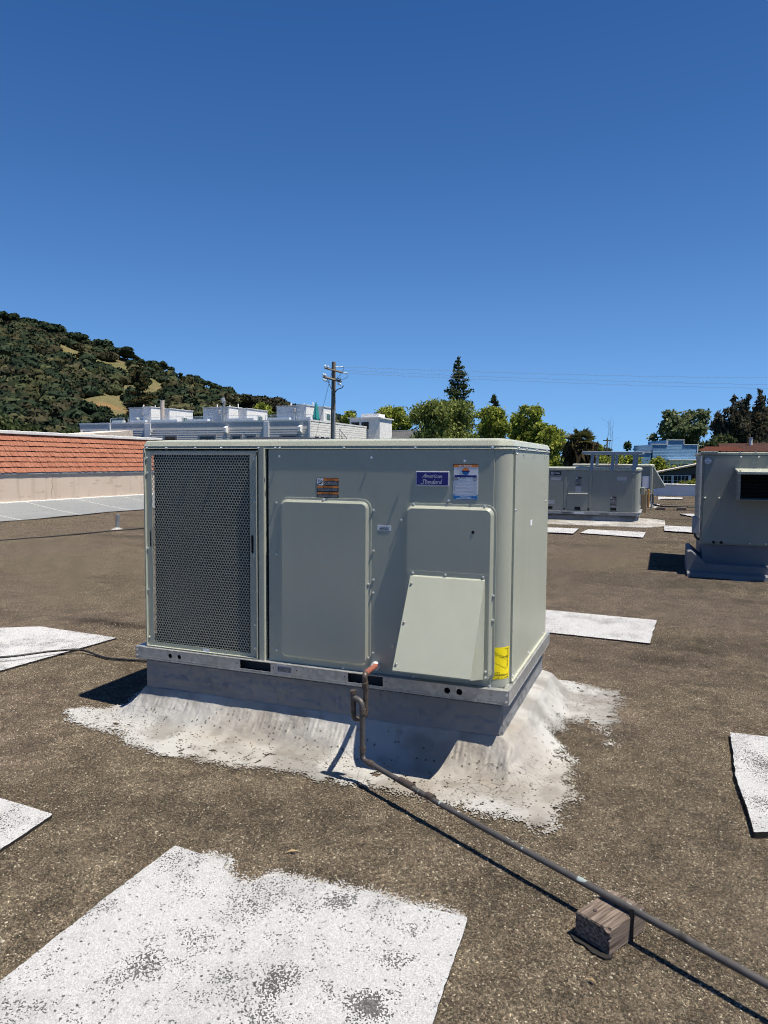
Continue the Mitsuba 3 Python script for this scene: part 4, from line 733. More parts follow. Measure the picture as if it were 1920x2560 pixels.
part(c4, 'side_cant', (lambda: trimesh.Trimesh([(0.80, 5.72, 0.0), (0.80, 6.6, 0.0), (0.80, 5.72, 0.26), (0.80, 6.6, 0.26), (0.84, 5.72, 0.265), (0.84, 6.6, 0.265), (0.985, 5.72, 0.135), (0.985, 6.6, 0.135), (0.985, 5.72, 0.0), (0.985, 6.6, 0.0)], [(0, 2, 3), (0, 3, 1), (2, 4, 5), (2, 5, 3), (4, 6, 7), (4, 7, 5), (0, 8, 6), (0, 6, 4), (0, 4, 2)], process=False))(), 'shade_toned_ledge')

# ------------------------------------------------------------------ town beyond the roof
TX, TY, TZ = -27.16, 51.29, 4.56
th = thing('townhouse_row', 'long grey lap sided townhouse row with white rooftop boxes, below the hill', 'townhouse')
part(th, 'wall', box(-51.9, TX, TY, 63.4, -6, TZ - 0.05), 'grey_siding')
part(th, 'roof', box(-51.8, TX - 0.1, TY + 0.1, 63.3, TZ - 0.05, TZ + 0.01), 'membrane')
part(th, 'coping', cat(box(-52.0, TX + 0.04, TY - 0.028, TY + 0.2, TZ + 0.021, TZ + 0.16), box(TX - 0.2, TX + 0.04, TY + 0.2, 63.5, TZ + 0.021, TZ + 0.16)), 'white_trim', label='thin white coping along the roof edge')
part(th, 'fascia', box(-51.95, TX + 0.003, TY - 0.006, TY - 0.001, TZ - 0.42, TZ + 0.02), 'grey_siding')
BH = 0.205
def lap(x0, x1, y, z): return prism_x([(y, z), (y - 0.022, z), (y - 0.004, z + BH - 0.004), (y, z + BH - 0.004)], x0, x1)
def lapy(x, y0, y1, z):
    m = prism_x([(0, z), (-0.022, z), (-0.004, z + BH - 0.004), (0, z + BH - 0.004)], y0, y1); v = m.vertices.copy()
    m.vertices = np.c_[x - v[:, 1], v[:, 0], v[:, 2]]; m.invert(); return m
for x0, x1 in ((-51.9, -48.33), (-48.2, -44.2), (-43.55, -31.6), (-31.1, TX - 0.12)):
    for q in range(7): part(th, 'siding_board', lap(x0, x1, TY - 0.001, TZ - 0.42 - BH * (q + 1)), 'grey_siding')
for q in range(8): part(th, 'siding_board', lapy(TX + 0.001, TY + 0.12, 63.4, TZ - BH * (q + 1)), 'pale_siding')
for x0, x1 in ((-44.2, -43.55), (-31.6, -31.1), (TX - 0.12, TX + 0.04), (-48.33, -48.2)):
    part(th, 'pilaster', box(x0, x1, TY - 0.10, TY - 0.0065, 2.2, TZ + 0.015), 'white_wall')
for x0, x1, mull in ((-41.9, -40.75, 0), (-38.15, -36.6, 1), (-34.75, -33.95, 0), (-33.3, -32.5, 0), (-29.85, -28.5, 1)):
    w = part(th, 'window', box(x0 - 0.18, x1 + 0.18, TY - 0.09, TY - 0.002, 1.9, 3.55), 'grey_frame')
    part(w, 'pane', box(x0, x1, TY - 0.095, TY - 0.0905, 2.0, 3.36), 'dark_glass')
    if mull: part(w, 'mullion', box((x0 + x1) / 2 - 0.04, (x0 + x1) / 2 + 0.04, TY - 0.11, TY - 0.0955, 2.0, 3.36), 'black_print')
for x in (-35.3, -28.0): part(th, 'wall_vent', prism_x([(TY - 0.04, 4.25), (TY - 0.45, 4.12), (TY - 0.45, 3.72), (TY - 0.04, 3.62)], x - 0.12, x + 0.12), 'white_wall')
for x in (-43.3, -51.5): part(th, 'wall_lamp', tube([(x, TY - 0.05, 4.0), (x, TY - 0.22, 3.98), (x, TY - 0.25, 3.75)], [0.06, 0.10, 0.13], 10), 'grey_frame', smooth=40)
for y0, y1 in ((51.95, 52.75), (53.1, 53.75), (54.15, 54.8)):
    w = part(th, 'window', box(TX + 0.002, TX + 0.07, y0 - 0.12, y1 + 0.12, 2.2, 3.48), 'white_trim'); part(w, 'pane', box(TX + 0.0705, TX + 0.075, y0, y1, 2.3, 3.33), 'dark_glass')
part(th, 'stair_rail', cat(*[tube([(TX + 0.5, 56.0 + 0.5 * q, 2.4 - 0.25 * q), (TX + 0.5, 56.0 + 0.5 * q, 4.15 - 0.25 * q)], 0.025, 6) for q in range(6)], tube([(TX + 0.5, 55.9, 4.15), (TX + 0.5, 58.6, 2.85)], 0.03, 6), tube([(TX + 0.5, 55.9, 3.7), (TX + 0.5, 58.6, 2.4)], 0.025, 6)), 'grey_frame')
def penthouse(x0, x1, yl, zt, step):
    y0 = 54.29
    p = part(th, 'penthouse', cat(box(x0, x1, y0, y0 + 2.6, TZ, zt), box(x1 - step, x1 + 0.0, y0 - 0.8, y0 - 0.001, TZ, zt + 0.03), box(x1 + 0.001, x1 + 0.9, y0 + 0.8, yl, TZ, zt - 0.02)), 'white_wall', label='white box shaped roof structure')
    part(p, 'cap', cat(box(x0 - 0.06, x1 + 0.06, y0 - 0.06, y0 + 2.66, zt + 0.035, zt + 0.10), box(x1 - step - 0.05, x1 + 0.06, y0 - 0.86, y0 - 0.061, zt + 0.035, zt + 0.10), box(x1 + 0.061, x1 + 0.97, y0 + 0.75, yl + 0.06, zt - 0.018, zt + 0.034)), 'white_trim')
    w = part(p, 'window', box(x1 + 0.901, x1 + 0.95, yl - 1.9, yl - 0.9, TZ + 0.25, TZ + 0.98), 'white_trim'); part(w, 'pane', box(x1 + 0.951, x1 + 0.957, yl - 1.78, yl - 1.02, TZ + 0.34, TZ + 0.9), 'teal_glass')
    part(p, 'wall_lamp', tube([(x1 - 0.55 - step, y0 - 0.02, TZ + 1.3), (x1 - 0.55 - step, y0 - 0.2, TZ + 1.25), (x1 - 0.55 - step, y0 - 0.22, TZ + 1.0)], [0.05, 0.10, 0.12], 8), 'grey_frame')
    part(p, 'door', box(x1 - step + 0.1, x1 - 0.1, y0 - 0.83, y0 - 0.801, TZ, TZ + 0.9), 'white_trim')
    for q, (dx_, h) in enumerate(((0.9, 0.35), (2.0, 0.30), (2.7, 0.42))): part(p, 'vent', tube([(x0 + dx_, y0 + 1.0 + q * 0.4, zt + 0.1), (x0 + dx_, y0 + 1.0 + q * 0.4, zt + 0.1 + h)], 0.055, 8), 'white_trim')
    return p
penthouse(-48.56, -45.3, 58.8, 6.24, 0.9); penthouse(-39.95, -36.6, 58.8, 6.08, 0.9); penthouse(-32.07, -28.7, 57.4, 6.06, 0.9)
for x0, x1 in ((-48.9, -47.2), (-46.8, -44.4), (-44.3, -40.4), (-40.3, -37.3), (-36.1, -32.3), (-31.9, -29.0), (-28.9, TX - 0.1)):
    g = part(th, 'glass_railing', box(x0, x1, TY + 0.72, TY + 0.722, TZ + 0.05, TZ + 0.62), 'rail_glass')
    part(g, 'top_rail', box(x0, x1, TY + 0.70, TY + 0.74, TZ + 0.621, TZ + 0.65), 'white_trim')
    for x in (x0 + 0.05, x1 - 0.05): part(g, 'clamp', box(x - 0.03, x + 0.03, TY + 0.69, TY + 0.71, TZ + 0.01, TZ + 0.55), 'white_trim')
    part(g, 'planter', box(x0 + 0.05, x0 + 0.05 + 0.75 * (x1 - x0), TY + 0.9, TY + 1.3, TZ + 0.01, TZ + 0.42), 'white_wall')
part(th, 'flue', tube([(-43.9, 53.4, TZ), (-43.9, 53.4, 6.75), (-43.9, 53.4, 6.9)], [0.20, 0.20, 0.23], 10), 'flue_brown', smooth=40, label='brown wrapped flue between the white boxes')
part(th, 'flue', cat(tube(bend([(-37.0, 53.2, TZ), (-37.0, 53.2, 5.9), (-36.85, 53.2, 6.6)], 0.2), 0.11, 8), tube([(-36.95, 53.2, 6.55), (-37.05, 53.2, 6.9)], 0.19, 8)), 'galvanised', smooth=40, label='bent pale flue with hood')
dish = tube([(-46.9, 53.5, 5.0), (-46.8, 53.3, 5.15), (-46.75, 53.2, 5.2)], [0.42, 0.25, 0.02], 12)
part(th, 'satellite_dish', dish, 'galvanised', smooth=True)
ub = thing('patio_umbrella', 'closed teal patio umbrella standing on the townhouse roof terrace', 'umbrella')
part(ub, 'canopy', loft([np.c_[-27.53 + r * (1 + 0.22 * np.cos(6 * np.linspace(0, 6.283, 25)[:-1])) * np.cos(np.linspace(0, 6.283, 25)[:-1]), 53.1 + r * (1 + 0.22 * np.cos(6 * np.linspace(0, 6.283, 25)[:-1])) * np.sin(np.linspace(0, 6.283, 25)[:-1]), np.full(24, z)] for r, z in ((0.10, 4.72), (0.30, 4.75), (0.27, 5.0), (0.22, 5.4), (0.12, 6.0), (0.05, 6.25))]), 'teal_cloth', smooth=True)
part(ub, 'pole', tube([(-27.53, 53.1, TZ), (-27.53, 53.1, 6.32)], 0.03, 8), 'pole_wood')

p4 = thing('white_house', 'small white flat roofed house with dark windows, right of the utility pole', 'house')
part(p4, 'wall', box(-29.05, -25.8, 63.6, 67.0, -6, 5.50), 'white_wall'); part(p4, 'roof', box(-29.2, -25.65, 63.45, 67.2, 5.50, 5.62), 'white_trim'); part(p4, 'roof_box', box(-28.1, -26.2, 64.3, 66.0, 5.621, 6.02), 'white_wall')
for x0, x1 in ((-28.85, -28.0), (-27.75, -26.95)):
    w = part(p4, 'window', box(x0 - 0.06, x1 + 0.06, 63.55, 63.6, 4.4, 5.22), 'white_trim'); part(w, 'pane', box(x0, x1, 63.54, 63.549, 4.45, 5.15), 'dark_glass')
sh = thing('shingled_house', 'dark grey shingled roof slope between the white house and the round tree', 'house')
part(sh, 'roof', prism_x([(66.0, 3.2), (68.2, 4.45), (68.4, 4.45), (68.4, 3.2)], -27.6, -22.3), 'slate_grey'); part(sh, 'ridge', box(-27.6, -23.4, 68.15, 68.45, 4.45, 4.53), 'white_trim'); part(sh, 'wall', box(-27.4, -22.5, 66.3, 70, -6, 3.15), 'white_wall')
lh = thing('flat_roof_house', 'low dark roof just over the left end of the orange tiles', 'house')
part(lh, 'roof', box(-62, -42.5, 44.5, 50.3, 2.35, 3.05), 'slate_grey'); part(lh, 'gable', prism_x([(44.4, 2.2), (44.4, 3.4), (50, 3.9), (50, 2.2)], -47.5, -44.5), 'flue_brown')
part(lh, 'wall', box(-61.5, -43, 44.8, 50.2, -6, 2.34), 'grey_siding')

up = thing('utility_pole', 'leaning brown wooden utility pole with two crossarms and wires', 'utility pole')
part(up, 'pole', tube([(-20.15, 40.95, -6), (-20.24, 41.1, 2.66), (-20.28, 41.3, 7.85)], [0.19, 0.165, 0.135], 12), 'pole_wood', smooth=40)
part(up, 'riser_pipe', tube([(-20.05, 40.85, -6), (-20.10, 40.98, 2.66), (-20.12, 41.06, 4.6)], 0.06, 8), 'galvanised', smooth=40)
def bar(a, b, t=0.06): return tube([a, b], t * 1.3, 4)
a1a, a1b = np.array((-20.98, 41.35, 7.50)), np.array((-19.45, 40.95, 7.08)); a2a, a2b = np.array((-20.95, 41.05, 6.88)), np.array((-19.60, 41.05, 6.50))
part(up, 'crossarm', bar(a1a, a1b, 0.05), 'pole_wood'); part(up, 'crossarm', bar(a2a, a2b, 0.06), 'pole_wood')
INS = mikit.ply(tube([(0, 0, 0), (0, 0, 0.05), (0, 0, 0.06), (0, 0, 0.11), (0, 0, 0.12), (0, 0, 0.18)], [0.03, 0.03, 0.075, 0.075, 0.05, 0.03], 10), 'porcelain', smooth=30)
for q in (0.02, 0.12, 0.80, 0.92): 
    a = a2a + (a2b - a2a) * q; copyof(up, 'insulator', INS, T().translate([a[0], a[1], a[2] + 0.06])); copyof(up, 'insulator', INS, T().translate([a[0] + 0.05, a[1] - 0.05, a[2] - 0.3]))
for q in (0.02, 0.18): a = a1a + (a1b - a1a) * q; copyof(up, 'insulator', INS, T().translate([a[0], a[1], a[2] + 0.04]))
def sag(a, b, s_, r_, n=24):
    t = np.linspace(0, 1, n)[:, None]; p = np.array(a) * (1 - t) + np.array(b) * t; p[:, 2] -= s_ * 4 * (t * (1 - t))[:, 0]; return tube(p, r_, 4)
starts = [(-19.97, 41.4, 7.54), (-19.60, 41.3, 7.28), (-19.45, 41.2, 7.08)]; ends = [(26.0, 80.1, 9.5), (26.0, 80.1, 8.75), (26.0, 80.1, 8.35)]
for a, b in zip(starts, ends): part(up, 'wire', sag(a, b, 0.35, 0.007), 'wire_grey')
part(up, 'dead_end', cat(tube([(-20.15, 41.3, 7.55), (-19.70, 41.5, 7.52)], 0.035, 6), tube([(-19.5, 41.0, 7.1), (-19.3, 41.3, 7.07)], 0.035, 6)), 'porcelain')
part(up, 'jumper', cat(tube(bend([(-19.7, 41.4, 7.5), (-19.5, 41.3, 7.45), (-19.75, 41.1, 6.9), (-20.1, 41.0, 6.6)], 0.2), 0.014, 5), tube(bend([(-19.35, 41.3, 7.05), (-19.2, 41.3, 6.85), (-19.5, 41.1, 6.65), (-19.8, 41.0, 6.6)], 0.15), 0.014, 5),
     tube(bend([(-20.15, 40.95, 5.6), (-19.9, 41.0, 6.0), (-19.5, 41.0, 6.1), (-19.45, 41.0, 6.25)], 0.15), 0.03, 6), tube(bend([(-20.2, 40.95, 5.9), (-20.45, 41.0, 6.3), (-20.6, 41.0, 6.7)], 0.1), 0.025, 6), tube(bend([(-20.8, 41.0, 7.0), (-20.75, 41.0, 6.6), (-20.6, 41.0, 6.5)], 0.1), 0.02, 5)), 'black_rubber', smooth=True)
part(up, 'guy_wire', tube([(-20.35, 41.2, 7.3), (-22.3, 41.6, 1.0)], 0.012, 4), 'wire_grey')

bl_ = thing('blue_building', 'blue lap sided building with a stepped false front, behind the vines at right', 'building')
bo, bu = np.array([-0.75, 83.0]), np.array([0.93, 0.366])
def bfront(poly, off, thk):                         # (u, z) drawing on the facade
    m = ext(poly, thk); v = m.vertices.copy(); nrm = np.array([bu[1], -bu[0]])
    xy = bo + v[:, :1] * bu + (v[:, 2:3] + off) * nrm; m.vertices = np.c_[xy, v[:, 1]]; m.invert(); return m
outl = unary_union([rect(0, 5.05, -6, 3.34), rect(1.68, 3.42, 3.33, 3.84)])
part(bl_, 'wall', bfront(outl, -6.0, 6.0), 'blue_siding')
def blap(u0, u1, z, h):
    nrm = np.array([bu[1], -bu[0]]); v = []
    for u in (u0, u1):
        for off, zz in ((0.001, z), (0.035, z), (0.008, z + h), (0.001, z + h)): v.append((*(bo + u * bu + off * nrm), zz))
    return trimesh.Trimesh(v, [(1, 5, 6), (1, 6, 2), (0, 4, 5), (0, 5, 1), (2, 6, 7), (2, 7, 3), (0, 1, 2), (0, 2, 3), (4, 6, 5), (4, 7, 6)], process=False)
for q in range(10): part(bl_, 'siding_board', blap(0.06, 4.99, 1.70 + 0.163 * q, 0.163), 'blue_siding')
for q in range(3): part(bl_, 'siding_board', blap(1.75, 3.35, 3.36 + 0.155 * q, 0.155), 'blue_siding')
part(bl_, 'coping', cat(*[bfront(rect(*b), -0.3, 0.42) for b in ((-0.08, 1.66, 3.345, 3.42), (1.6, 3.5, 3.845, 3.92), (3.44, 5.13, 3.345, 3.42))], *[bfront(rect(*b), -0.3, 0.40) for b in ((1.61, 1.675, 3.43, 3.84), (3.425, 3.49, 3.43, 3.84), (4.98, 5.06, 1.6, 3.34))]), 'white_trim')
part(bl_, 'awning', cat(bfront(rect(1.6, 4.9, 1.62, 1.72), 0.06, 0.7), bfront(rect(1.65, 4.9, 1.2, 1.6), 0.06, 0.1)), 'white_wall')
part(bl_, 'side_wing', bfront(rect(-3.2, -0.1, -6, 2.45), -5, 4.9), 'blue_siding'); part(bl_, 'side_coping', bfront(rect(-3.3, -0.1, 2.455, 2.54), -5, 5.0), 'white_trim')
ho = thing('gabled_house', 'dark grey gabled house with white framed windows, beyond the far parapet', 'house')
part(ho, 'wall', wallpoly(Polygon([(-0.6, -6), (5.6, -6), (5.6, 1.75), (0.1, 0.52), (-0.6, 0.38)]), 54.0, 5.2), 'slate_grey')
part(ho, 'roof', wallpoly(Polygon([(-0.55, 0.46), (5.6, 1.84), (5.6, 1.92), (-0.55, 0.54)]), 54.0, 5.7), 'flue_brown', label='thin brown eave of the gable')
part(ho, 'window_band', box(-0.1, 2.2, 48.72, 48.799, -0.35, 0.46), 'white_wall')
for x0, x1 in ((0.05, 0.48), (0.55, 1.0), (1.15, 1.58), (1.63, 2.03)):
    w = part(ho, 'window', box(x0, x1, 48.70, 48.7199, -0.25, 0.42), 'dark_glass')
    part(w, 'glazing_bar', cat(box((x0 + x1) / 2 - 0.012, (x0 + x1) / 2 + 0.012, 48.69, 48.6999, -0.25, 0.42), box(x0, x1, 48.691, 48.6995, 0.10, 0.12)), 'white_trim')
part(ho, 'door', box(2.25, 2.75, 48.74, 48.799, -0.6, 0.55), 'brown_roof', label='dark red door')
br = thing('brown_roof_house', 'house with a broad reddish brown roof, above the right hand unit', 'house')
part(br, 'roof', prism_x([(63, 2.25), (67.5, 3.05), (68, 3.05), (68, 2.2)], 4.9, 16), 'brown_roof'); part(br, 'wall', box(5.2, 15.5, 64, 69, -6, 2.15), 'white_wall')
part(br, 'flue', tube([(7.4, 66.5, 2.7), (7.4, 66.5, 3.45), (7.4, 66.5, 3.55)], [0.13, 0.13, 0.2], 8), 'white_trim')
rt = thing('tiled_roof', 'small rust red tiled roof corner just left of the brown roof', 'roof')
for q in range(5): part(rt, 'tile_row', prism_x([(60 + 0.3 * q, 2.25 + 0.07 * q), (60.4 + 0.3 * q, 2.36 + 0.07 * q), (60.4 + 0.3 * q, 2.28 + 0.07 * q)], 3.1 + 0.12 * q, 6.4 - 0.1 * q), 'rust_tile')
part(rt, 'wall', box(3.4, 6.3, 60.6, 62.5, -6, 2.24), 'brown_roof')

# ------------------------------------------------------------------ vegetation
def quads(c, size, r_, elong=1.0, down=0.0, up=0.0):
    n = len(c); a = r_.normal(size=(n, 3)); a /= np.linalg.norm(a, axis=1, keepdims=True); b = r_.normal(size=(n, 3)); a[:, 2] -= down
    a /= np.linalg.norm(a, axis=1, keepdims=True); b -= a * (a * b).sum(1, keepdims=True); b /= np.linalg.norm(b, axis=1, keepdims=True)
    s_ = (size * r_.uniform(0.6, 1.3, n))[:, None]; a = a * s_ * elong; b = b * s_ * 0.62
    v = np.stack([c - a, c + b * 0.9 - a * 0.15, c + a, c - b * 0.9 - a * 0.15], 1)
    return v.reshape(-1, 3), (4 * np.arange(n)[:, None, None] + np.array([(0, 1, 2), (0, 2, 3)])[None]).reshape(-1, 3)
def tint(n, cols, r_, per=4):
    cols = np.array(cols); c = cols[r_.integers(0, len(cols), n)] * r_.uniform(0.75, 1.25, (n, 1)); return np.repeat(c, per, 0)
def lobes_pts(lobes, n, r_, shell=0.55):
    w = np.array([l[3] ** 2 for l in lobes]); k = r_.choice(len(lobes), n, p=w / w.sum()); L = np.array([l[:3] for l in lobes])[k]; R = np.array([l[3:6] if len(l) > 4 else (l[3],) * 3 for l in lobes])[k]
    d = r_.normal(size=(n, 3)); d /= np.linalg.norm(d, axis=1, keepdims=True)
    P_ = L + d * R * (shell + (1 - shell) * r_.random((n, 1)) ** 0.5) * (1 + 0.24 * r_.normal(size=(n, 1)))
    la = np.array([l[:3] for l in lobes]); m_ = n // 4; i_, j_ = r_.integers(0, len(la), m_), r_.integers(0, len(la), m_); t_ = r_.random((m_, 1)) * 0.6   # twigs that bridge neighbouring clumps
    P_[:m_] = la[i_] * (1 - t_) + la[j_] * t_ + r_.normal(size=(m_, 3)) * np.array([lobes[a][3] for a in i_])[:, None] * 0.45
    return P_
def crown_lobes(x, y, z0, z1, hw, r_, n, size=0.42, top=1.0):
    out = []
    for _ in range(n):
        t = r_.random() ** 0.8; z = z0 + (z1 - z0) * t
        w = hw * (1 - size * 0.7) * math.sqrt(max(0.05, 1 - ((t - 0.4) / 0.75) ** 2)) ** top
        a, q = r_.uniform(0, 6.283), r_.random() ** 0.6
        rad = hw * size * r_.uniform(0.6, 1.15); z = min(z, z1 - rad * 0.8)
        out.append((x + w * q * math.cos(a), y + w * q * math.sin(a), z, rad, rad, rad * 0.8))
    return out
GY = [(0.27, 0.31, 0.055), (0.20, 0.25, 0.045), (0.36, 0.37, 0.09), (0.14, 0.19, 0.04)]
GP = [(0.21, 0.25, 0.075), (0.17, 0.21, 0.06), (0.27, 0.30, 0.10), (0.13, 0.17, 0.055)]
GD = [(0.06, 0.085, 0.038), (0.045, 0.066, 0.03), (0.08, 0.10, 0.045), (0.095, 0.11, 0.05)]
GE = [(0.075, 0.078, 0.055), (0.10, 0.10, 0.072), (0.055, 0.058, 0.045), (0.13, 0.10, 0.065)]
GO = [(0.12, 0.16, 0.085), (0.16, 0.20, 0.11), (0.08, 0.115, 0.06), (0.22, 0.23, 0.12)]
GR = [(0.075, 0.060, 0.030), (0.06, 0.06, 0.03), (0.10, 0.075, 0.035)]
def tree(name, label, cat_, x, y, z0, z1, hw, nleaf, leaf, cols, seed, nl=16, size=0.42, elong=1.0, down=0.0, ground=-6.0, group=None, shell=0.55, trunk_r=None, top=1.0, depth=None):
    r_ = np.random.default_rng(seed); lb = crown_lobes(x, y, z0, z1, hw, r_, nl, size, top)
    c = lobes_pts(lb, nleaf, r_, shell); v, f = quads(c, leaf, r_, elong, down)
    k = thing(name, label, cat_, group)
    tr = trunk_r or max(0.12, hw * 0.06); zc = z0 + (z1 - z0) * 0.3
    ms = [tube([(x + 0.1, y, ground), (x, y, (ground + zc) / 2), (x - 0.05, y, zc)], [tr * 1.3, tr, tr * 0.7], 8)]
    for l in lb[::2]: ms.append(tube([(x - 0.05, y, zc), ((x + l[0]) / 2, (y + l[1]) / 2, (zc + l[2]) / 2 - 0.1), l[:3]], [tr * 0.45, tr * 0.3, tr * 0.12], 5))
    part(k, 'trunk', cat(*ms), 'bark', smooth=40)
    part(k, 'crown', (v, f), 'leaf', color=tint(len(c), cols, r_))
    return k
tree('pepper_tree', 'wide round feathery green tree behind the right half of the nearest unit', 'tree', -17.54, 57.34, 1.6, 6.5, 3.3, 19000, 0.12, GP, 11, 44, 0.32, 1.7, 0.9)
tree('leafy_tree', 'bright yellow green tree below the small conifer tip', 'tree', -16.3, 71.9, -1.0, 7.1, 2.2, 9000, 0.17, GY, 12, 34, 0.30)
tree('leafy_tree', 'bright green open crowned tree right of the one below the small conifer tip', 'tree', -13.7, 78.2, -1.5, 7.5, 2.9, 10000, 0.19, GY, 13, 38, 0.26)
tree('leafy_tree', 'lower dense green tree just left of the palm', 'tree', -9.9, 68.9, -2.5, 4.8, 2.0, 7500, 0.17, GY, 14, 26, 0.34)
tree('leafy_tree', 'small green tree immediately right of the utility pole', 'tree', -34.6, 75.5, 1.5, 7.4, 1.6, 4500, 0.18, GY, 15, 18, 0.36)
tree('leafy_tree', 'wide yellow green tree behind the small white house', 'tree', -32.0, 81.9, 2.0, 8.0, 3.4, 9500, 0.20, GY, 16, 34, 0.28)
tree('leafy_tree', 'yellow green tree between the middle and right white rooftop boxes', 'tree', -38.8, 63.1, 2.5, 7.3, 1.5, 4200, 0.16, GY, 17, 18, 0.36)
tree('sparse_tree', 'open crowned tree with gaps of sky, behind the blue building', 'tree', 3.0, 117.1, 2.2, 9.4, 5.2, 7500, 0.30, GO, 18, 40, 0.19, shell=0.3)
tree('leafy_tree', 'green tree filling the gap between the round feathery tree and the yellow green one', 'tree', -18.2, 79.0, -1.0, 6.1, 2.4, 6500, 0.20, GY, 91, 26, 0.32)
tree('leafy_tree', 'green tree filling the gap below the two bright trees right of the conifer tip', 'tree', -15.0, 83.0, -1.5, 5.9, 2.6, 6500, 0.20, GY, 92, 26, 0.32)
tree('leafy_tree', 'green tree between the open crowned tree and the palm, seen over the unit corner', 'tree', -11.4, 75.0, -1.5, 5.4, 2.2, 6500, 0.19, GY, 93, 26, 0.32)
tree('small_tree', 'thin dark tree at the left corner of the blue building', 'tree', -4.2, 110, -1, 5.0, 1.2, 1500, 0.24, GD, 19, 10, 0.36)
tree('dark_shrub', 'dark bushy tree between the blue building and the brown roof', 'tree', 7.6, 104, -1, 5.2, 3.6, 7000, 0.24, GD, 20, 26, 0.32)
def spire_tree(name, label, x, y, z0, tops, n, leaf, cols, seed):
    r_ = np.random.default_rng(seed); lb = []
    for (ox, oz, w) in tops:
        for t in np.linspace(0, 1, 11):
            rad = w * (0.48 + 0.75 * (1 - t) ** 0.8) * r_.uniform(0.75, 1.15); lb.append((x + ox * (0.3 + 0.7 * t) + r_.normal(0, w * 0.42), y + r_.normal(0, w * 0.6), z0 + (oz - z0) * t - rad * 0.6, rad * 0.75, rad * 0.75, rad * 0.9))
    c = lobes_pts(lb, n, r_, 0.35); v, f = quads(c, leaf, r_, 1.7, 0.8); k = thing(name, label, 'tree')
    part(k, 'trunk', cat(*[tube([(x + ox * 0.1, y, -6), (x + ox * 0.5, y, z0), (x + ox, y, oz - 0.5)], [0.35, 0.22, 0.05], 7) for ox, oz, w in tops]), 'bark', smooth=40)
    part(k, 'crown', (v, f), 'leaf', color=tint(len(c), cols, r_)); return k
spire_tree('eucalyptus_tree', 'leftmost dark eucalyptus, shorter, at the right frame edge', 7.9, 108.9, 3.6, [(-0.7, 7.6, 0.9), (0.3, 8.9, 0.9), (0.9, 7.8, 0.9)], 6000, 0.2, GE, 30)
spire_tree('eucalyptus_tree', 'tall dark eucalyptus with twin tops at the right frame edge', 10.2, 109.9, 3.4, [(-0.6, 10.6, 1.0), (0.75, 10.8, 1.0), (0.2, 8.5, 1.3)], 9000, 0.2, GE, 31)
spire_tree('eucalyptus_tree', 'tallest dark eucalyptus with a pointed top at the right frame edge', 12.5, 112.9, 3.4, [(-0.4, 9.4, 1.1), (0.6, 11.6, 1.0), (1.1, 9.0, 1.0)], 9000, 0.2, GE, 32)
spire_tree('eucalyptus_tree', 'brownish eucalyptus farthest right at the frame edge', 15.0, 116.3, 3.4, [(-0.6, 10.9, 1.1), (0.7, 11.0, 1.1), (1.6, 9.0, 1.2)], 9000, 0.2, GE[:1] + GR, 33)
def conifer(label, x, y, z0, z1, hw, seed, n, cols=GD, lev=26, leaf=0.16, name='conifer'):
    r_ = np.random.default_rng(seed); P = []
    br_ = []
    for q in range(lev):
        t = q / (lev - 1); z = z0 + (z1 - z0) * t; L = hw * (1 - t) ** 0.72 * r_.uniform(0.7, 1.15) + 0.12
        for s_ in range(5):
            if r_.random() < 0.22: continue
            a = r_.uniform(0, 6.283); l = L * r_.uniform(0.55, 1.1); m = max(6, int(n * l)); u = r_.random(m) ** 0.6
            dr_ = np.array([math.cos(a), math.sin(a), 0]); base = np.array([x, y, z])
            p = base + dr_ * (u * l)[:, None] + np.c_[np.zeros((m, 2)), -0.25 * l * u + 0.35 * l * u * u] + r_.normal(size=(m, 3)) * (0.10 + 0.12 * l * 0.5) * np.array([1, 1, 0.6])
            P.append(p); br_.append(tube([base, base + dr_ * l * 0.9 + (0, 0, 0.05 * l)], [0.05, 0.015], 4))
    c = np.vstack(P); v, f = quads(c, leaf, r_, 1.2)
    k = thing(name, label, 'tree'); part(k, 'trunk', cat(tube([(x, y, -6), (x, y, z0), (x, y, z1 + 0.3)], [0.35, 0.28, 0.03], 8), *br_), 'bark'); part(k, 'crown', (v, f), 'leaf', color=tint(len(c), cols, r_)); return k
conifer('tall dark conifer with a pointed top, standing above the other trees', -25.34, 90.45, 4.2, 15.0, 3.1, 41, 55)
conifer('small pointed conifer tip rising behind the yellow green tree', -24.15, 106.8, 5.0, 11.5, 1.5, 42, 70)
conifer('reddish brown conifer at the hill foot, over the left end of the orange tiles', -72.6, 84.5, 1.0, 15.5, 4.2, 43, 30, GR + GD[:1], 24, 0.3)
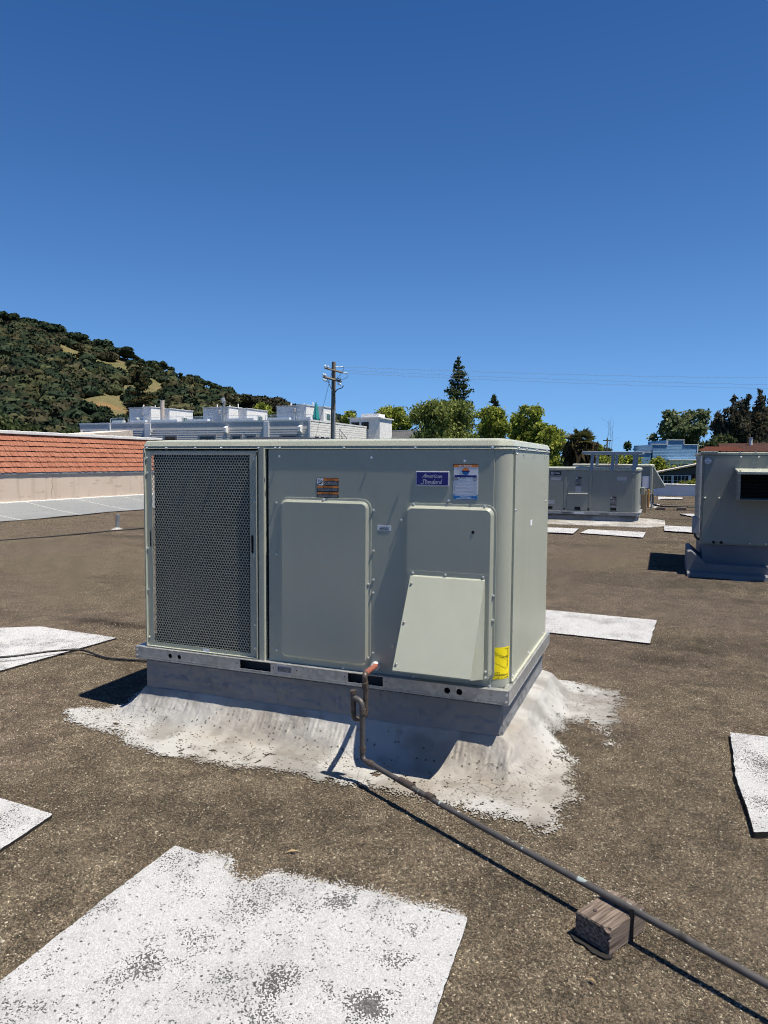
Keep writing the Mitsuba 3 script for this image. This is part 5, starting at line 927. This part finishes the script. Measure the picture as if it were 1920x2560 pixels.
def palm(label, x, y, zt, L, n, seed, cols, fan=True, thatch=True, ground=-6):
    r_ = np.random.default_rng(seed); k = thing('palm_tree', label, 'palm')
    part(k, 'trunk', tube([(x, y, ground), (x + 0.03, y, (ground + zt) / 2), (x, y, zt)], [0.3, 0.24, 0.22], 10), 'bark', smooth=40)
    for q in range(n):
        a = r_.uniform(0, 6.283); e = r_.uniform(-0.5, 1.35); d = np.array([math.cos(a) * math.cos(e), math.sin(a) * math.cos(e), math.sin(e)]); l = L * r_.uniform(0.75, 1.1)
        V_, F_ = [], []; hub = np.array([x, y, zt]) + d * l * 0.5 - (0, 0, 0.06 * l)
        sd_ = np.cross(d, [0, 0, 1]); sd_ /= np.linalg.norm(sd_) + 1e-9; upn = np.cross(sd_, d)
        if fan:
            for w in np.linspace(-1.5, 1.5, 17):
                dd = d * math.cos(w) + sd_ * math.sin(w); tip = hub + dd * l * 0.55 * r_.uniform(0.8, 1.1) + np.array([0, 0, -0.16 * l * r_.random()]); nn = sd_ * math.cos(w) - d * math.sin(w)
                i_ = len(V_); V_ += [hub, hub + dd * l * 0.3 + nn * 0.045 * l, tip, hub + dd * l * 0.3 - nn * 0.045 * l]; F_ += [(i_, i_ + 1, i_ + 2), (i_, i_ + 2, i_ + 3)]
        else:
            for u in np.linspace(0.15, 1.0, 16):
                p = np.array([x, y, zt]) + d * l * u + np.array([0, 0, -0.55 * l * u * u])
                for s_ in (-1, 1):
                    tip = p + sd_ * s_ * l * 0.22 * (1.1 - u * 0.7) + d * l * 0.13 + np.array([0, 0, -0.08 * l * r_.random()]); i_ = len(V_)
                    V_ += [p, p + d * 0.05 * l + sd_ * s_ * 0.02, tip, p - d * 0.012 * l]; F_ += [(i_, i_ + 1, i_ + 2), (i_, i_ + 2, i_ + 3)]
        st = cat(trimesh.Trimesh(V_, F_, process=False)); m = len(V_); pet = tube([(x, y, zt), hub if fan else np.array([x, y, zt]) + d * l * 0.5 + (0, 0, -0.14 * l)], 0.02, 4)
        part(k, 'frond', cat(st, pet), 'leaf', color=np.repeat(np.array(cols)[r_.integers(0, len(cols), 1)], m + len(pet.vertices), 0) * r_.uniform(0.7, 1.3))
    if thatch:
        c = np.c_[x + r_.normal(0, 0.42, 1500) * 1.0, y + r_.normal(0, 0.42, 1500), zt - 0.15 - 2.6 * r_.random(1500)]; v, f = quads(c, 0.22, r_, 1.6, 2.5)
        part(k, 'dead_fronds', (v, f), 'leaf', color=tint(1500, [(0.085, 0.062, 0.038), (0.05, 0.04, 0.026), (0.13, 0.10, 0.06)], r_))
palm('fan palm with a skirt of dead brown fronds, behind the framed grey unit', -4.41, 43.9, 2.55, 1.15, 44, 51, [(0.13, 0.125, 0.05), (0.09, 0.10, 0.035), (0.17, 0.15, 0.075)])
palm('left one of two small feathery palms above the orange tiles', -61.0, 68.0, 3.9, 2.3, 26, 52, [(0.13, 0.15, 0.05), (0.09, 0.11, 0.035)], False, False)
palm('right one of two small feathery palms above the orange tiles', -57.4, 70.2, 4.3, 2.3, 26, 53, [(0.13, 0.15, 0.05), (0.09, 0.11, 0.035)], False, False)
cy = thing('bare_tree', 'thin wispy bare tree tops beside the fan palm', 'tree'); r_ = np.random.default_rng(61)
part(cy, 'trunk', cat(*[tube([(-3.0 + 0.12 * q, 47, -6), (-3.0 + 0.13 * q, 47, 2.2), (-2.98 + 0.15 * q, 47, 4.35 - 0.25 * abs(q - 1))], [0.03, 0.014, 0.004], 5) for q in range(3)], *[tube([(-2.9 + r_.normal(0, .12), 47, z), (-2.9 + r_.normal(0, .22), 47, z + 0.4)], 0.004, 4) for z in np.linspace(2.0, 3.8, 14)]), 'bark')
def hedge(label, x0, x1, y, z0, z1, n, leaf, cols, seed, name='vine_hedge', dy=1.2):
    r_ = np.random.default_rng(seed); m = max(6, int((x1 - x0) * 3)); lb = [(r_.uniform(x0, x1), y + r_.uniform(-dy, dy) * 0.5, z1 - 0.35 - (z1 - z0 - 0.7) * r_.random() ** 1.3, r_.uniform(0.3, 0.5)) for _ in range(m)]
    c = lobes_pts([(*l[:3], l[3], l[3], l[3]) for l in lb], n, r_, 0.5); v, f = quads(c, leaf, r_)
    k = thing(name, label, 'hedge'); part(k, 'foliage', (v, f), 'leaf', color=tint(len(c), cols, r_)); part(k, 'stem', cat(*[tube([(l[0], y, -6), l[:3]], [0.05, 0.02], 5) for l in lb[::2]]), 'bark')
hedge('broad leafy green hedge in front of the blue building', -3.4, 3.3, 58.5, -0.6, 1.75, 11000, 0.11, GY, 71)
hedge('low bright vine growing at the windows of the gabled house', 1.0, 3.0, 47.6, -0.7, 0.22, 3200, 0.09, [(0.19, 0.20, 0.04), (0.13, 0.16, 0.03)], 72)
hedge('dense green hedge seen through the legs of the top frame', -6.5, -1.2, 56.0, -1.5, 2.0, 8000, 0.13, GY, 73)
for q, (x, y, z1, hw, lab) in enumerate(((-16, 205, 5.6, 4.0, 'far hazy tree on the horizon left of the tiny pole'), (-6, 215, 5.2, 4.5, 'far hazy tree on the horizon right of the tiny pole'), (0.5, 190, 5.6, 3.5, 'far dark tree at the left side of the blue building'))):
    tree('distant_tree', lab, 'tree', x, y, 0, z1, hw, 1500, 0.5, GD, 80 + q, 12, 0.4)
hedge('green tree tops above the far left corner of the top frame', -13, -7.5, 96, -1, 3.6, 5000, 0.22, GY, 84, dy=3)
dp = thing('utility_pole', 'tiny dark utility pole on the horizon over the framed grey unit', 'utility pole'); part(dp, 'pole', tube([(-11.5, 165, -6), (-11.5, 165, 6.8)], 0.16, 6), 'pole_wood'); part(dp, 'crossarm', box(-12.4, -10.6, 164.9, 165.1, 6.2, 6.4), 'pole_wood')

# trees of the hill
def oak_mesh(p, R, r_, nq, cols, dark):
    """crowns at the points p (n, 3), radii R: displaced cores and ragged leaf clumps"""
    ico = trimesh.creation.icosphere(1); iv, if_ = np.array(ico.vertices), np.array(ico.faces); n = len(p)
    sq = np.array([1, 1, 0.68]); d = 1 + 0.30 * (r_.random((n, len(iv), 1)) - 0.5)
    cv = p[:, None] + iv[None] * d * R[:, None, None] * sq * 0.86; cf = if_[None] + len(iv) * np.arange(n)[:, None, None]
    base = np.array(cols)[r_.integers(0, len(cols), n)] * r_.uniform(0.68, 1.28, (n, 1))
    q = r_.normal(size=(n, nq, 3)); q /= np.linalg.norm(q, axis=2, keepdims=True); q[..., 2] = np.abs(q[..., 2]) * 1.1 - 0.25
    c = (p[:, None] + q * R[:, None, None] * sq * (0.85 + 0.25 * r_.random((n, nq, 1)))).reshape(-1, 3)
    v, f = quads(c, 0.26, r_); s_ = np.repeat(R, nq * 4)[:, None]; v = np.repeat(c, 4, 0) + (v - np.repeat(c, 4, 0)) * s_
    col = np.vstack([np.repeat(base * 0.8, len(iv), 0), np.repeat(np.repeat(base, nq, 0) * r_.uniform(0.72, 1.3, (n * nq, 1)), 4, 0)])
    return (np.vstack([cv.reshape(-1, 3), v]), np.vstack([cf.reshape(-1, 3), f + n * len(iv)])), col
# (t, d, radius across, radius along) of the grassy clearings
CLEAR = [(-0.436, 470, 10.0, 40), (-0.428, 430, 6.0, 30), (-0.375, 480, 14, 26), (-0.352, 452, 14, 20), (-0.328, 425, 7, 22), (-0.318, 395, 5, 12), (-0.378, 292, 14, 42), (-0.345, 262, 9, 26), (-0.415, 300, 5, 25), (-0.287, 330, 5, 18), (-0.462, 515, 4, 16), (-0.345, 525, 9, 10), (-0.27, 500, 6, 10), (-0.43, 500, 14, 14), (-0.40, 445, 10, 22), (-0.36, 500, 22, 14), (-0.31, 455, 10, 26), (-0.255, 360, 7, 24), (-0.245, 420, 5, 30)]
r_ = np.random.default_rng(90)
t_, d_ = r_.uniform(-0.66, -0.05, 8200), 150 + 400 * r_.random(8200) ** 0.62
okk = np.ones(len(t_), bool)
for ct, cd, ra, rd in CLEAR: okk &= ((t_ - ct) * cd / ra) ** 2 + ((d_ - cd) / rd) ** 2 > 1
okk &= meshkit.fbm(np.c_[t_ * 26, d_ / 30, 0 * t_], 3) < np.where(t_ < -0.45, 0.70, 0.60)
okk &= ~((d_ > 505) & (t_ > -0.375) & (t_ < -0.2) & (r_.random(len(t_)) < 0.85))
t_, d_ = t_[okk], d_[okk]; p = hill_xyz(t_, d_); R = 1.5 + 4.6 * r_.random(len(p)) ** 1.4 * (0.62 + 0.38 * np.clip((d_ - 150) / 250, 0, 1)); p[:, 2] += R * 0.45
(mv, mf), mc = oak_mesh(p, R, r_, 42, [(0.032, 0.047, 0.029), (0.042, 0.056, 0.033), (0.024, 0.036, 0.024), (0.058, 0.068, 0.035), (0.075, 0.075, 0.04), (0.05, 0.048, 0.03)], 0)
k = num('hillside_wood'); scene[k] = mikit.ply((mv, mf), 'far_leaf', color=mc); labels[k] = {'label': 'dark green oak wood covering the hillside', 'category': 'wood', 'kind': 'stuff'}
def lone(name, label, t, d, R, seed, group=None, cols=((0.040, 0.058, 0.034), (0.032, 0.046, 0.028)), stem=True, lobes=5):
    r_ = np.random.default_rng(seed); p0 = hill_xyz(t, d); k = thing(name, label, 'tree', group)
    P = p0 + np.c_[r_.normal(0, R * 0.5, (lobes, 2)), R * 0.75 + r_.normal(0, R * 0.18, lobes)]; RR = R * r_.uniform(0.45, 0.7, lobes)
    (v, f), c = oak_mesh(P, RR, r_, 110, cols, 0); part(k, 'crown', (v, f), 'far_leaf', color=c)
    part(k, 'trunk', tube([p0 - (0, 0, 1), p0 + (0.2, 0, R * 0.35), p0 + (0, 0, R * 0.8)], [R * 0.09, R * 0.07, R * 0.05], 6), 'bark')
for q, x in enumerate(np.r_[np.linspace(-90, 258, 26), (268, 285, 300, 318, 338, 360, 384, 408, 432, 452, 470, 488, 505)]):
    lone('oak_tree', 'dark spreading oak in the line of trees on the hill\'s skyline', (x - 829.5) / 1534, 545 + 8 * math.sin(q * 2.3), 6.2 + 1.6 * math.sin(q * 1.7) - (1.6 if x > 290 else 0), 100 + q, 'oaks along the skyline of the hill')
for q, (x, R) in enumerate(((520, 5.0), (535, 5.6), (556, 7.0), (574, 8.0), (592, 8.8), (608, 8.0), (626, 6.2), (643, 5.4), (658, 5.0))):
    lone('skyline_tree', 'tall brownish tree crowning the low right end of the hill', (x - 829.5) / 1534, 470 - 4 * q, R, 140 + q, 'brownish trees on the low right end of the hill', ((0.048, 0.046, 0.030), (0.040, 0.042, 0.028)), lobes=7)
for q, (t, d, R, lab) in enumerate(((-0.372, 232, 5.2, 'round dark oak on the lower edge of the grassy slope'), (-0.412, 345, 5.0, 'dark oak at the top left corner of the grassy slope'), (-0.410, 250, 6.0, 'broad dark oak at the left edge of the grassy slope'), (-0.343, 440, 6.0, 'round oak between the orange clearing and the skyline'), (-0.390, 430, 5.2, 'upright oak right of the orange clearing'))):
    lone('oak_tree', lab, t, d, R, 160 + q)
for q, (t, d, z1, hw, cols, lab) in enumerate(((-0.60, 112, 11, 6, GD, 'big dark green tree at the left frame edge above the tiles'), (-0.545, 118, 9, 5, GD, 'dark green tree left of the reddish conifer'), (-0.50, 122, 7.0, 4, GD, 'dark low tree behind the two feathery palms'), (-0.425, 128, 6.6, 4.2, GD, 'dark grey green tree right of the two feathery palms'), (-0.36, 130, 6.6, 3.4, GD, 'dark tree left of the left white rooftop box'), (-0.565, 135, 15, 4.5, GR + GD, 'mixed brown and green tree rising left of the reddish conifer'))):
    xy = CAM[:2] + t * d * HR + d * HF
    tree('broad_tree', lab, 'tree', xy[0], xy[1], -3, z1, hw, 6000, 0.42, cols, 180 + q, 18, 0.42)
